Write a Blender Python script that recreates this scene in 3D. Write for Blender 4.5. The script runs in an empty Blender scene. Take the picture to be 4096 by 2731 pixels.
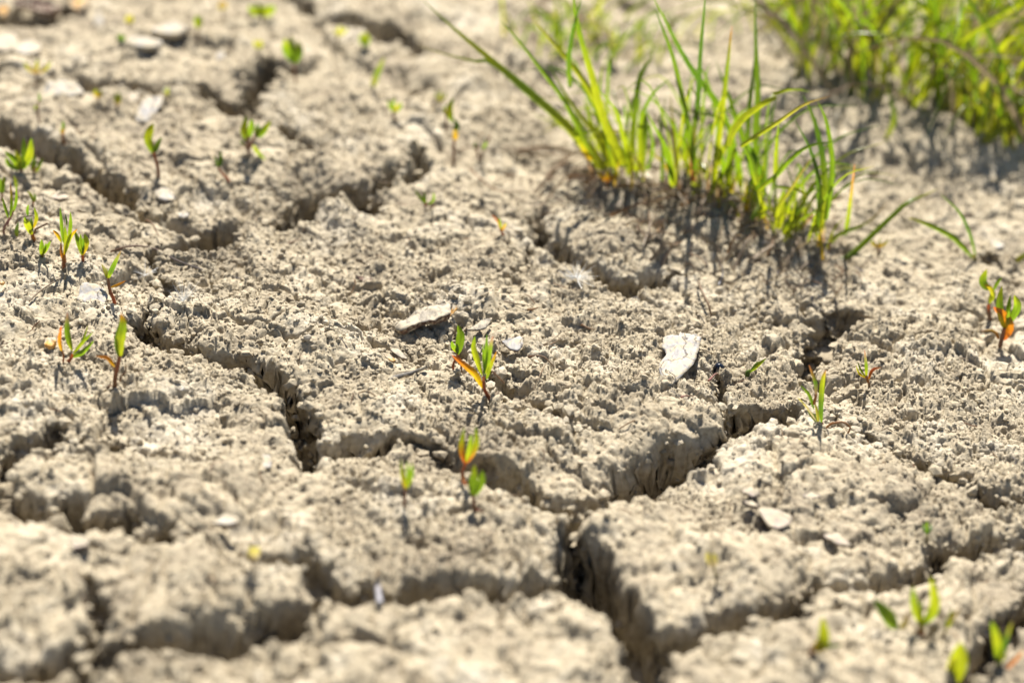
import bpy, math, random
import numpy as np
from mathutils import Vector

# ------------------------------------------------------------------ camera, sky, sun, exposure
sc = bpy.context.scene
W, H = 4096.0, 2731.0
LENS, SENSOR = 50.0, 23.6
DEP = math.radians(31.0)            # camera looks down by this much
DIST = 0.85                         # metres to the ground in the middle of the frame
CAMZ = DIST * math.sin(DEP)
FPX = LENS / SENSOR * W
SLOPE = -0.09                       # the ground falls gently to the right

cam_d = bpy.data.cameras.new('camera')
cam_d.lens = LENS; cam_d.sensor_width = SENSOR
cam_d.clip_start = 0.02; cam_d.clip_end = 200
cam_d.dof.use_dof = True
cam_d.dof.focus_distance = 0.838
cam_d.dof.aperture_fstop = 3.1
cam_d.dof.aperture_blades = 9
cam = bpy.data.objects.new('camera', cam_d)
sc.collection.objects.link(cam)
cam.location = (0, 0, CAMZ)
cam.rotation_euler = (math.pi / 2 - DEP, 0, 0)
sc.camera = cam

SUN_EL, SUN_AZ = math.radians(55), math.radians(7)   # azimuth east of straight ahead (+y)
world = bpy.data.worlds.new('World'); sc.world = world
world.use_nodes = True
wn = world.node_tree
bg = wn.nodes['Background']
sky = wn.nodes.new('ShaderNodeTexSky')
sky.sky_type = 'NISHITA'; sky.sun_disc = False
sky.sun_elevation = SUN_EL; sky.sun_rotation = SUN_AZ
wn.links.new(sky.outputs[0], bg.inputs[0])
bg.inputs[1].default_value = 0.05
sun_d = bpy.data.lights.new('sun', 'SUN')
sun_d.energy = 5.0; sun_d.angle = math.radians(0.53); sun_d.color = (1.0, 0.945, 0.85)
sun = bpy.data.objects.new('sun', sun_d); sc.collection.objects.link(sun)
sd = Vector((math.sin(SUN_AZ) * math.cos(SUN_EL), math.cos(SUN_AZ) * math.cos(SUN_EL), math.sin(SUN_EL)))
sun.rotation_euler = sd.to_track_quat('Z', 'Y').to_euler()
sun.location = sd * 3
sc.view_settings.view_transform = 'Standard'
sc.view_settings.look = 'None'
sc.view_settings.exposure = 1.22
sc.view_settings.gamma = 1.0
sc.cycles.max_bounces = 8
sc.cycles.use_denoising = True

COL = sc.collection
rng = np.random.default_rng(7)
random.seed(7)

# ------------------------------------------------------------------ pixels and rays
CA, SA = math.cos(DEP), math.sin(DEP)
def ray(px, py):
    u = (px - W / 2) / FPX; v = -(py - H / 2) / FPX
    return np.array([u, CA + v * SA, -SA + v * CA])
def plane_pt(px, py):
    d = ray(px, py)
    t = CAMZ / (SLOPE * d[0] - d[2])
    return d * t + np.array([0, 0, CAMZ])
FS = W / 2352.0
def fpt(x, y):
    p = plane_pt(x * FS, y * FS); return p[0], p[1]

# ------------------------------------------------------------------ noise
def _hash(ix, iy, seed):
    h = (ix.astype(np.int64) * 374761393 + iy.astype(np.int64) * 668265263 + seed * 974634777) & 0x7fffffff
    h = ((h ^ (h >> 13)) * 1274126177) & 0x7fffffff
    h = ((h ^ (h >> 16)) * 1103515245 + 12345) & 0x7fffffff
    return ((h >> 7) & 0xffff) / 65535.0
def vnoise(x, y, seed):
    ix = np.floor(x); iy = np.floor(y)
    fx = x - ix; fy = y - iy
    fx = fx * fx * fx * (fx * (fx * 6 - 15) + 10); fy = fy * fy * fy * (fy * (fy * 6 - 15) + 10)
    a = _hash(ix, iy, seed); b = _hash(ix + 1, iy, seed)
    c = _hash(ix, iy + 1, seed); d = _hash(ix + 1, iy + 1, seed)
    return ((a + (b - a) * fx) * (1 - fy) + (c + (d - c) * fx) * fy) * 2 - 1
def pebbles(x, y, cell, seed, keep, squash):
    """height of a bed of rounded grains on a jittered lattice"""
    gx = x / cell; gy = y / cell
    ix = np.floor(gx); iy = np.floor(gy)
    out = np.zeros_like(x)
    for ox in (-1, 0, 1):
        for oy in (-1, 0, 1):
            cx = ix + ox; cy = iy + oy
            jx = cx + _hash(cx, cy, seed); jy = cy + _hash(cx, cy, seed + 1)
            r = 0.30 + 0.42 * _hash(cx, cy, seed + 2) ** 2
            r = np.where(_hash(cx, cy, seed + 3) < keep, r, 0.0)
            an = _hash(cx, cy, seed + 4) * 3.14159
            el = 1.0 + 0.7 * _hash(cx, cy, seed + 5)
            dx = gx - jx; dy = gy - jy
            ca = np.cos(an); sa = np.sin(an)
            u = (dx * ca + dy * sa) * el; v = -dx * sa + dy * ca
            q = r * r - u * u - v * v
            hgt = np.sqrt(np.maximum(q, 0)) * (0.6 + 0.5 * _hash(cx, cy, seed + 6))
            np.maximum(out, hgt, out=out)
    return out * cell * squash
def flakes(x, y, cell, seed, tilt):
    """angular crust: every cell a little slab with its own height and tilt, a groove between slabs"""
    gx = x / cell; gy = y / cell
    ix = np.floor(gx); iy = np.floor(gy)
    f1 = np.full(x.shape, 9.0); f2 = np.full(x.shape, 9.0); hh = np.zeros_like(x)
    for ox in (-1, 0, 1):
        for oy in (-1, 0, 1):
            cx = ix + ox; cy = iy + oy
            dx = gx - cx - _hash(cx, cy, seed); dy = gy - cy - _hash(cx, cy, seed + 1)
            d = dx * dx + dy * dy
            near = d < f1
            f2 = np.where(near, f1, np.minimum(f2, d))
            val = (_hash(cx, cy, seed + 2) - 0.5) * 2 + tilt * (dx * (_hash(cx, cy, seed + 3) - 0.5) + dy * (_hash(cx, cy, seed + 4) - 0.5)) * 2
            hh = np.where(near, val, hh); f1 = np.where(near, d, f1)
    groove = sstep(0.16, 0.0, np.sqrt(f2) - np.sqrt(f1))
    return hh, groove
def sstep(a, b, x):
    t = np.clip((x - a) / (b - a), 0, 1); return t * t * (3 - 2 * t)

# ------------------------------------------------------------------ the cracks, traced from the photograph
# every node: x, y in a 2352 px wide view of the photograph, crack width in millimetres
CRACKS = [
 (15, [(-30,272,12),(34,303,14),(118,354,15),(219,410,14),(286,455,12),(330,478,6),(421,505,7),(500,520,10),(540,505,8)]),
 (18, [(540,505,7),(505,535,13),(438,552,14),(377,576,8),(354,600,3)]),
 (6,  [(354,600,3),(385,640,3),(370,690,3),(337,719,5)]),
 (17, [(337,719,4),(316,745,8),(345,775,9),(371,788,9),(455,812,6),(573,826,6),(617,850,8),(645,885,9),(682,905,8),(690,940,9),(703,990,9),(709,1035,8)]),
 (14, [(540,505,4),(600,500,2),(658,490,9),(700,465,10),(712,445,9),(810,437,12),(850,460,10),(838,482,6)]),
 (14, [(810,437,9),(877,425,9),(900,395,8),(945,404,8),(955,364,5),(985,337,4)]),
 (12, [(709,1035,5),(745,1012,4),(800,1010,7),(870,1018,6),(911,995,4),(960,1000,5),(1046,1045,6),(1130,1088,8),(1204,1120,8),(1249,1148,6),(1337,1143,5),(1390,1145,9)]),
 (17, [(1650,850,2),(1667,885,3),(1674,930,4),(1676,990,4),(1640,1030,9),(1560,1045,12),(1480,1070,13),(1420,1115,12),(1390,1145,9)]),
 (22, [(1390,1145,7),(1330,1175,5),(1290,1195,6),(1340,1245,16),(1362,1310,17),(1411,1377,15),(1451,1430,14),(1468,1495,13),(1490,1600,12),(1500,1700,10)]),
 (14, [(1676,990,4),(1715,975,12),(1770,958,11),(1815,945,4)]),
 (15, [(1451,1430,6),(1552,1456,9),(1653,1425,11),(1720,1405,11),(1787,1398,11),(1850,1370,8),(1888,1335,6),(1973,1333,6),(2090,1325,6),(2141,1290,7),(2168,1250,5),(2259,1245,8),(2370,1235,6),(2480,1225,6)]),
 (12, [(1345,1322,6),(1290,1332,6),(1215,1352,8),(1148,1360,8),(1079,1335,5),(1012,1355,7),(911,1365,6),(810,1362,6),(759,1362,6),(722,1330,8),(712,1290,8),(641,1290,5),(600,1300,2)]),
 (16, [(722,1330,6),(719,1385,5),(658,1420,9),(574,1433,9),(472,1447,11),(337,1460,9),(253,1485,9),(205,1515,13),(185,1600,13),(170,1700,10)]),
 (14, [(205,1515,8),(150,1475,8),(101,1500,7),(34,1515,7),(-40,1525,7),(-150,1540,7)]),
 (9,  [(205,1490,5),(205,1430,5),(216,1380,4),(202,1338,3),(150,1325,2)]),
 (13, [(-120,1100,7),(-20,1115,8),(20,1118,8),(67,1146,8),(148,1148,7),(172,1188,9),(236,1195,8),(296,1183,6),(320,1222,5),(364,1236,4),(414,1214,3)]),
 (12, [(10,1115,7),(20,1060,7),(55,1018,8),(95,1008,9),(130,992,7),(150,962,3)]),
 (5,  [(180,1000,2),(229,1003,4),(270,1005,5),(303,985,3)]),
 (13, [(128,165,3),(222,201,6),(276,211,5),(381,208,4),(438,214,4),(489,222,7),(539,245,9),(566,257,8),(592,215,12),(606,165,12),(625,140,8),(690,150,2)]),
 (7,  [(566,257,3),(600,285,3),(620,295,5),(675,328,6),(730,352,4)]),
 (13, [(680,-20,10),(720,15,10),(770,40,14),(840,65,14),(880,78,14),(905,60,8),(960,110,4)]),
 (20, [(1243,465,4),(1240,530,7),(1243,560,6),(1266,562,6),(1337,610,9),(1384,640,12),(1434,648,12),(1490,636,11),(1535,620,7)]),
 (4,  [(1240,560,2),(1190,612,3),(1150,630,3)]),
 (13, [(1720,722,2),(1804,735,3),(1872,730,5),(1905,748,11),(1930,722,9),(1962,715,4)]),
 (13, [(1905,748,10),(1882,785,9),(1850,812,5),(1878,845,3),(1900,870,2)]),
 (6,  [(1690,845,1),(1830,905,1.5),(1940,965,2),(2114,1063,3),(2225,1107,4),(2299,1158,5),(2360,1162,5),(2480,1180,5)]),
 (6,  [(915,198,3),(970,203,4),(1000,198,2)]),
 (9,  [(-60,40,12),(30,32,14),(90,40,10),(150,20,4)]),
 (6,  [(1052,740,3),(1068,800,5),(1120,850,5),(1160,895,6),(1260,935,5),(1380,995,4)]),
 (5,  [(2352,640,5),(2300,600,5),(2200,560,3)]),
 # beyond the frame
 (14, [(-150,560,8),(-260,700,8),(-300,900,8),(-120,1100,8)]),
 (14, [(-150,1540,7),(-260,1650,8),(170,1700,9),(700,1720,9),(1500,1700,9),(2100,1720,8),(2480,1225,7)]),
 (12, [(2480,1180,5),(2700,1000,7),(2480,800,5),(2400,700,4)]),
]
# broad rises and hollows: x, y, radii (view px), millimetres
BLOBS = [(1650,460,160,45,5),(1450,425,120,35,4),(1830,545,90,30,4),(2100,330,260,50,9),(1480,930,190,90,6.5),(1560,985,140,40,3.0),(640,745,170,60,5),(700,800,80,50,3),(763,474,26,16,5),(560,600,160,80,-2),
         (980,790,130,55,-4.5),(870,720,90,40,-4),(1120,930,100,45,-3),(1000,560,120,60,2),(1400,560,120,60,6),(1700,560,120,70,5),(2050,450,200,90,-6),
         (1700,1100,260,90,3),(900,1290,300,60,3),(450,1130,200,60,2.5),(300,660,120,30,-3),(50,650,110,55,6),(300,320,200,60,3),
         (800,390,110,40,3),(330,140,180,60,3),(1950,200,300,90,10),(1600,320,120,40,4),(1500,1300,70,60,-2),(450,1360,220,60,2),
         (2000,1220,220,60,-2),(1890,900,140,60,-3),(2100,800,200,120,2),(60,1080,60,70,3),(1560,1120,120,30,-3)]
SEEDS = [(330,130),(300,320),(760,230),(100,430),(560,600),(790,395),(90,670),(600,740),(300,900),(1100,560),(1390,560),(1450,900),
         (1000,900),(1800,640),(2050,800),(500,1120),(60,1060),(1750,1180),(80,1250),(450,1340),(1000,1250),(100,1410),(1000,1480),
         (1800,1500),(2250,1340),(1650,300),(2150,480),(60,100),(1150,80),(60,1560),(1740,900)]

segs = []
for depth, nodes in CRACKS:
    w = [(*fpt(x, y), (wd * 1.08 + 0.6) / 2000.0) for x, y, wd in nodes]
    for a, b in zip(w[:-1], w[1:]):
        segs.append((a, b, depth * 1.5 / 1000.0))

def crack_fields(X, Y):
    """signed gap (negative inside a crack), crack depth there"""
    gap = np.full(X.shape, 0.08); dep = np.zeros(X.shape)
    R = 0.045
    xs = X[0]; ys = Y[:, 0]
    wx = 0.0026 * vnoise(X * 48, Y * 48, 14) + 0.0019 * vnoise(X * 105, Y * 105, 11) + 0.0013 * vnoise(X * 260, Y * 260, 12) + 0.0009 * vnoise(X * 640, Y * 640, 13)
    wy = 0.0026 * vnoise(X * 48, Y * 48, 24) + 0.0019 * vnoise(X * 105, Y * 105, 21) + 0.0013 * vnoise(X * 260, Y * 260, 22) + 0.0009 * vnoise(X * 640, Y * 640, 23)
    wv = 0.0016 * vnoise(X * 62, Y * 62, 15) + 0.0011 * vnoise(X * 150, Y * 150, 16) - 0.0002
    fill = 0.90 + 0.28 * vnoise(X * 40, Y * 40, 17) + 0.18 * vnoise(X * 120, Y * 120, 18)
    for (a, b, depth) in segs:
        i0 = np.searchsorted(xs, min(a[0], b[0]) - R); i1 = np.searchsorted(xs, max(a[0], b[0]) + R)
        j0 = np.searchsorted(ys, min(a[1], b[1]) - R); j1 = np.searchsorted(ys, max(a[1], b[1]) + R)
        if i1 <= i0 or j1 <= j0: continue
        sl = (slice(j0, j1), slice(i0, i1))
        x = X[sl] + wx[sl]; y = Y[sl] + wy[sl]
        dx, dy = b[0] - a[0], b[1] - a[1]
        t = np.clip(((x - a[0]) * dx + (y - a[1]) * dy) / (dx * dx + dy * dy + 1e-12), 0, 1)
        d = np.hypot(x - a[0] - t * dx, y - a[1] - t * dy) - (a[2] + (b[2] - a[2]) * t) + wv[sl]
        g = gap[sl]; q = dep[sl]
        # depth shrinks where the crack pinches out
        w_here = a[2] + (b[2] - a[2]) * t
        dd = depth * fill[sl] * np.clip(w_here / 0.0025, 0.25, 1.0)
        q[...] = np.maximum(q, dd * (1 - (1 - sstep(0.0007, -0.0040, d)) ** 1.35))
        np.minimum(g, d, out=g)
    return gap, dep

# ------------------------------------------------------------------ ground grid (fine where the lens sees it, coarse beyond)
def spread(lo, hi, step, grow, far_lo, far_hi):
    core = list(lo)
    up = []; s = step[1]; v = core[-1]
    while v < far_hi: s *= grow; v += s; up.append(v)
    dn = []; s = step[0]; v = core[0]
    while v > far_lo: s *= grow; v -= s; dn.append(v)
    return np.array(dn[::-1] + core + up)
ycore = np.concatenate([np.arange(0.500, 0.615, 0.00085), np.arange(0.615, 0.665, 0.0006), np.arange(0.665, 0.865, 0.00046),
                        np.arange(0.865, 0.95, 0.0008), np.arange(0.95, 1.20, 0.0013)])
xcore = np.arange(-0.300, 0.300, 0.00064)
GX = spread(xcore, None, (0.00064, 0.00064), 1.13, -3.0, 3.0)
GY = spread(ycore, None, (0.00085, 0.0013), 1.13, -0.8, 7.0)
X, Y = np.meshgrid(GX, GY)
gap, dep = crack_fields(X, Y)
rim = np.exp(-np.maximum(gap, 0) / 0.0036) * (1 + 0.6 * vnoise(X * 70, Y * 70, 36))
base = SLOPE * np.clip(X, -0.6, 0.6)
base = base + 0.0028 * vnoise(X * 17, Y * 17, 31) + 0.0024 * vnoise(X * 45, Y * 45, 32) + 0.0011 * vnoise(X * 95, Y * 95, 35)
for (fx, fy, rx, ry, mm) in BLOBS:
    cx, cy = fpt(fx, fy)
    ex = abs(fpt(fx + rx, fy)[0] - cx); ey = abs(fpt(fx, fy + ry)[1] - fpt(fx, fy - ry)[1]) / 2
    q = ((X - cx) / ex) ** 2 + ((Y - cy) / ey) ** 2
    base += mm / 1000.0 * np.exp(-q * 0.9) * np.where(q < 12, 1, 0)
base -= 0.0019 * rim
BASE_H = base.copy()
smooth_h = base - dep
wallmask = sstep(0.0005, 0.006, dep)
fine = 0.00075 * vnoise(X * 130, Y * 130, 33) + 0.00045 * vnoise(X * 330, Y * 330, 34)
wx = X + 0.0006 * vnoise(X * 420, Y * 420, 41); wy = Y + 0.0006 * vnoise(X * 420, Y * 420, 42)
grit = 0.45 + 0.75 * sstep(-0.5, 0.7, vnoise(X * 28, Y * 28, 43) + 0.5 * vnoise(X * 80, Y * 80, 44))
pb = pebbles(wx, wy, 0.0055, 50, 0.22, 0.85)
pb = np.maximum(pb, pebbles(wx, wy, 0.0029, 60, 0.55, 1.0))
pb = np.maximum(pb, pebbles(wx, wy, 0.0017, 70, 0.9, 1.2))
def warped(amp, fr, sd):
    return (X + amp * vnoise(X * fr, Y * fr, sd) + amp * 0.45 * vnoise(X * fr * 2.7, Y * fr * 2.7, sd + 1),
            Y + amp * vnoise(X * fr, Y * fr, sd + 2) + amp * 0.45 * vnoise(X * fr * 2.7, Y * fr * 2.7, sd + 3))
f_c, g_c = flakes(*warped(0.0060, 45, 200), 0.030, 100, 1.2)
f_d, g_d = flakes(*warped(0.0032, 90, 210), 0.0135, 110, 1.4)
f_a, g_a = flakes(*warped(0.0014, 200, 220), 0.0062, 90, 1.5)
f_b, g_b = flakes(wx, wy, 0.0028, 95, 1.5)
skin = sstep(-0.10, 0.50, vnoise(X * 24, Y * 24, 58) + 0.45 * vnoise(X * 66, Y * 66, 59))      # 1 where crumbly, 0 where a silt skin holds
brk = sstep(-0.3, 0.4, vnoise(X * 19, Y * 19, 57))
crust = (0.0016 * f_c + 0.0014 * f_d + 0.00075 * f_a - 0.0024 * brk * sstep(0.5, 1.0, g_c) - 0.0022 * (0.35 + 0.65 * brk) * sstep(0.55, 1.0, g_d) - 0.0007 * sstep(0.3, 1, g_a) * (0.4 + 0.6 * skin)
         + (0.00075 * f_b - 0.00055 * g_b) * (0.45 + 0.55 * skin))
crk = np.abs(vnoise(X * 75 + 3 * vnoise(X * 40, Y * 40, 47), Y * 75, 48))
hair = -0.0011 * sstep(0.07, 0.0, crk) * sstep(-0.1, 0.4, vnoise(X * 22, Y * 22, 49))
fade = (sstep(-0.36, -0.30, X) * sstep(0.36, 0.30, X) * sstep(0.40, 0.5, Y) * sstep(1.3, 1.18, Y))
Z = smooth_h + fine + fade * (hair * (1 - wallmask) + (0.56 * pb * grit * (0.14 + 0.84 * skin) + crust) * (1 - 0.55 * wallmask))
# crack walls: pull the slope back under its lip so the wall stands steep, and make it knobbly
gy_, gx_ = np.gradient(gap, GY, GX)
gl = np.hypot(gx_, gy_) + 1e-6
inn = np.clip(-gap, 0, 0.0045)
pull = inn * 0.95 * sstep(0.0, 0.0006, inn)
kn1 = 0.0024 * vnoise(X * 150 + Z * 150, Y * 150 - Z * 130, 81) + 0.0013 * vnoise(X * 420 - Z * 260, Y * 420 + Z * 250, 83)
kn2 = 0.0024 * vnoise(X * 150 + 40 - Z * 130, Y * 150 + Z * 150, 82) + 0.0013 * vnoise(X * 420 + Z * 260, Y * 420 - Z * 250, 84)
lay = pull + wallmask * 0.0013 * vnoise(Z * 210 + 0.6 * vnoise(X * 40, Y * 40, 86), (X + Y) * 55, 87)
XX = X + lay * gx_ / gl + wallmask * kn1
YY = Y + lay * gy_ / gl + wallmask * kn2
Z = Z + wallmask * 0.0009 * vnoise(X * 330 + 9, Y * 330 + Z * 400, 85)

def sample(A, x, y):
    i = min(max(np.searchsorted(GX, x) - 1, 0), len(GX) - 2); j = min(max(np.searchsorted(GY, y) - 1, 0), len(GY) - 2)
    u = (x - GX[i]) / (GX[i + 1] - GX[i]); v = (y - GY[j]) / (GY[j + 1] - GY[j])
    return float((A[j, i] * (1 - u) + A[j, i + 1] * u) * (1 - v) + (A[j + 1, i] * (1 - u) + A[j + 1, i + 1] * u) * v)
def height(x, y): return sample(Z, x, y)
def hit(px, py):
    """where the ray through a photo pixel meets the ground"""
    d = ray(px, py); o = np.array([0, 0, CAMZ])
    t = 0.45
    while t < 2.2:
        p = o + d * t
        if p[2] <= sample(smooth_h, p[0], p[1]) + 0.0007: return p
        t += 0.0008
    return plane_pt(px, py)

# ------------------------------------------------------------------ materials
def new_mat(name):
    m = bpy.data.materials.new(name); m.use_nodes = True
    nt = m.node_tree
    return m, nt, nt.nodes['Principled BSDF']
def N(nt, kind, **kw):
    n = nt.nodes.new(kind)
    for k, v in kw.items(): setattr(n, k, v)
    return n
def noise_node(nt, scale, detail=6, rough=0.6, coord='Object'):
    tc = N(nt, 'ShaderNodeTexCoord'); n = N(nt, 'ShaderNodeTexNoise')
    n.inputs['Scale'].default_value = scale; n.inputs['Detail'].default_value = detail; n.inputs['Roughness'].default_value = rough
    nt.links.new(tc.outputs[coord], n.inputs['Vector'])
    return n
def ramp(nt, src, stops):
    r = N(nt, 'ShaderNodeValToRGB')
    el = r.color_ramp.elements
    while len(el) < len(stops): el.new(0.5)
    for e, (p, c) in zip(el, stops): e.position = p; e.color = (*c, 1)
    nt.links.new(src, r.inputs[0]); return r

def mud_material(name, tint=1.0):
    m, nt, b = new_mat(name)
    n1 = noise_node(nt, 30, 7, 0.68); n2 = noise_node(nt, 420, 6, 0.7)
    r1 = ramp(nt, n1.outputs[0], [(0.34, (0.295*tint, 0.250*tint, 0.183*tint)), (0.52, (0.402*tint, 0.345*tint, 0.250*tint)), (0.66, (0.485*tint, 0.433*tint, 0.342*tint))])
    r2 = ramp(nt, n2.outputs[0], [(0.34, (0.70, 0.67, 0.63)), (0.50, (1, 1, 1)), (0.68, (1.22, 1.22, 1.20))])
    mx = N(nt, 'ShaderNodeMix', data_type='RGBA', blend_type='MULTIPLY'); mx.inputs[0].default_value = 1.0
    nt.links.new(r1.outputs[0], mx.inputs[6]); nt.links.new(r2.outputs[0], mx.inputs[7])
    nt.links.new(mx.outputs[2], b.inputs['Base Color'])
    b.inputs['Roughness'].default_value = 0.95
    b.inputs['Specular IOR Level'].default_value = 0.15
    n3 = noise_node(nt, 1100, 6, 0.75)
    bp = N(nt, 'ShaderNodeBump'); bp.inputs['Strength'].default_value = 0.75; bp.inputs['Distance'].default_value = 0.0009
    nt.links.new(n3.outputs[0], bp.inputs['Height']); nt.links.new(bp.outputs[0], b.inputs['Normal'])
    return m
MUD = mud_material('dry_mud')

# ------------------------------------------------------------------ mud plates: the pieces between the cracks
nx, ny = len(GX), len(GY)
import heapq
cx0, cx1, cy0, cy1, cs = -0.30, 0.30, 0.47, 1.22, 0.0025
mx_, my_ = int((cx1 - cx0) / cs) + 1, int((cy1 - cy0) / cs) + 1
cgx = cx0 + np.arange(mx_) * cs; cgy = cy0 + np.arange(my_) * cs
jj = np.clip(np.searchsorted(GY, cgy), 0, ny - 1); ii = np.clip(np.searchsorted(GX, cgx), 0, nx - 1)
cost = 1.0 + 60.0 * sstep(0.004, -0.002, gap[np.ix_(jj, ii)])
lab = np.full((my_, mx_), -1, int); best = np.full((my_, mx_), 1e9); heap = []
for k, (fx, fy) in enumerate(SEEDS):
    x, y = fpt(fx, fy)
    i = int(round((x - cx0) / cs)); j = int(round((y - cy0) / cs))
    if 0 <= i < mx_ and 0 <= j < my_:
        best[j, i] = 0; heapq.heappush(heap, (0.0, j, i, k))
while heap:
    c, j, i, k = heapq.heappop(heap)
    if lab[j, i] >= 0: continue
    lab[j, i] = k
    for dj, di in ((0, 1), (1, 0), (0, -1), (-1, 0)):
        a, b_ = j + dj, i + di
        if 0 <= a < my_ and 0 <= b_ < mx_ and lab[a, b_] < 0:
            q = c + cost[a, b_]
            if q < best[a, b_]: best[a, b_] = q; heapq.heappush(heap, (q, a, b_, k))
fxm = (GX[:-1] + GX[1:]) / 2; fym = (GY[:-1] + GY[1:]) / 2
FX, FY = np.meshgrid(fxm, fym)
ci = np.round((FX - cx0) / cs).astype(int); cj = np.round((FY - cy0) / cs).astype(int)
inside = (ci >= 0) & (ci < mx_) & (cj >= 0) & (cj < my_)
flab = np.where(inside, lab[np.clip(cj, 0, my_ - 1), np.clip(ci, 0, mx_ - 1)], -1)
verts_all = np.stack([XX, YY, Z], -1).reshape(-1, 3).astype(np.float32)
v00 = (np.arange(ny - 1)[:, None] * nx + np.arange(nx - 1)[None, :])
def grid_mesh(name, mask):
    q = v00[mask]
    quads = np.stack([q, q + 1, q + nx + 1, q + nx], 1)
    used, inv = np.unique(quads, return_inverse=True)
    inv = inv.reshape(-1)
    me = bpy.data.meshes.new(name)
    me.vertices.add(len(used)); me.vertices.foreach_set('co', verts_all[used].ravel())
    me.loops.add(len(inv)); me.loops.foreach_set('vertex_index', inv.astype(np.int32))
    me.polygons.add(len(quads)); me.polygons.foreach_set('loop_start', np.arange(0, len(inv), 4, dtype=np.int32))
    me.polygons.foreach_set('loop_total', np.full(len(quads), 4, np.int32))
    me.update(calc_edges=True)
    me.materials.append(MUD)
    return me
ground = bpy.data.objects.new('ground', grid_mesh('ground', flab < 0))
COL.objects.link(ground); ground['kind'] = 'structure'
for k in range(len(SEEDS)):
    msk = flab == k
    if msk.sum() < 50: continue
    o = bpy.data.objects.new('mud_plate', grid_mesh('mud_plate', msk))
    COL.objects.link(o); o.parent = ground

# ------------------------------------------------------------------ loose crumbs of mud
PH = (1 + 5 ** 0.5) / 2
ICO_V = np.array([(-1,PH,0),(1,PH,0),(-1,-PH,0),(1,-PH,0),(0,-1,PH),(0,1,PH),(0,-1,-PH),(0,1,-PH),(PH,0,-1),(PH,0,1),(-PH,0,-1),(-PH,0,1)]) / math.hypot(1, PH)
ICO_F = np.array([(0,11,5),(0,5,1),(0,1,7),(0,7,10),(0,10,11),(1,5,9),(5,11,4),(11,10,2),(10,7,6),(7,1,8),(3,9,4),(3,4,2),(3,2,6),(3,6,8),(3,8,9),(4,9,5),(2,4,11),(6,2,10),(8,6,7),(9,8,1)])
def lump_verts(r):
    v = ICO_V * (1 + rng.uniform(-0.28, 0.28, (12, 1)))
    v = v * np.array([1.0, rng.uniform(0.6, 1.0), rng.uniform(0.45, 0.85)])
    a = rng.uniform(0, 6.283); c, s = math.cos(a), math.sin(a)
    x = v[:, 0] * c - v[:, 1] * s; y = v[:, 0] * s + v[:, 1] * c
    b = rng.uniform(-0.5, 0.5); cb, sb = math.cos(b), math.sin(b)
    return np.stack([x * cb + v[:, 2] * sb, y, -x * sb + v[:, 2] * cb], 1) * r
def raw_mesh(name, V, F, mats, smooth=False):
    me = bpy.data.meshes.new(name)
    V = np.asarray(V, np.float32); F = np.asarray(F, np.int32)
    k = F.shape[1]
    me.vertices.add(len(V)); me.vertices.foreach_set('co', V.ravel())
    me.loops.add(F.size); me.loops.foreach_set('vertex_index', F.ravel())
    me.polygons.add(len(F)); me.polygons.foreach_set('loop_start', np.arange(0, F.size, k, dtype=np.int32))
    me.polygons.foreach_set('loop_total', np.full(len(F), k, np.int32))
    me.polygons.foreach_set('use_smooth', np.full(len(F), smooth, bool))
    me.update(calc_edges=True)
    for m in mats: me.materials.append(m)
    return me
def in_view(x, y):
    p = np.array([x, y, SLOPE * x]) - np.array([0, 0, CAMZ])
    dpt = p[1] * CA - p[2] * SA
    return abs(p[0] / dpt * FPX) < W / 2 * 1.12
VV, FF, n = [], [], 0
gritty = [fpt(620, 620), fpt(930, 720), fpt(1000, 900), fpt(2050, 950), fpt(250, 640), fpt(1600, 720), fpt(450, 900)]
count = 0
while count < 18500:
    if rng.random() < 0.45:
        g = gritty[rng.integers(len(gritty))]; x = g[0] + rng.normal(0, 0.035); y = g[1] + rng.normal(0, 0.035)
    else:
        y = rng.uniform(0.5, 1.15); x = rng.uniform(-0.3, 0.3)
    if not (0.5 < y < 1.18) or not in_view(x, y): continue
    r = 0.00036 + 0.00120 * rng.random() ** 3.4
    gp = sample(gap, x, y)
    if gp < 0.001 and rng.random() < 0.85: continue
    v = lump_verts(r) + np.array([x, y, height(x, y) + r * 0.30])
    VV.append(v); FF.append(ICO_F + n); n += 12; count += 1
OCT_V = np.array([(1,0,0),(-1,0,0),(0,1,0),(0,-1,0),(0,0,1),(0,0,-1)], float)
OCT_F = np.array([(0,2,4),(2,1,4),(1,3,4),(3,0,4),(2,0,5),(1,2,5),(3,1,5),(0,3,5)])
count = 0
while count < 32000:                                   # fine grit where the lens resolves it
    y = 0.51 + 0.42 * rng.random(); x = rng.uniform(-0.24, 0.24)
    if not in_view(x, y): continue
    if sample(skin, x, y) < rng.random() * 0.75: continue
    r = (0.00028 + 0.00050 * rng.random() ** 2) * (1.35 if y < 0.62 else 1)
    v = OCT_V * (1 + rng.uniform(-0.35, 0.35, (6, 1))) * np.array([1, rng.uniform(0.6, 1), rng.uniform(0.5, 0.9)])
    a = rng.uniform(0, 6.283); c, s_ = math.cos(a), math.sin(a)
    v = np.stack([v[:, 0] * c - v[:, 1] * s_, v[:, 0] * s_ + v[:, 1] * c, v[:, 2] + 0.35 * v[:, 0]], 1) * r + np.array([x, y, height(x, y) + r * 0.35])
    VV.append(v); FF.append(OCT_F + n); n += 6; count += 1
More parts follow.
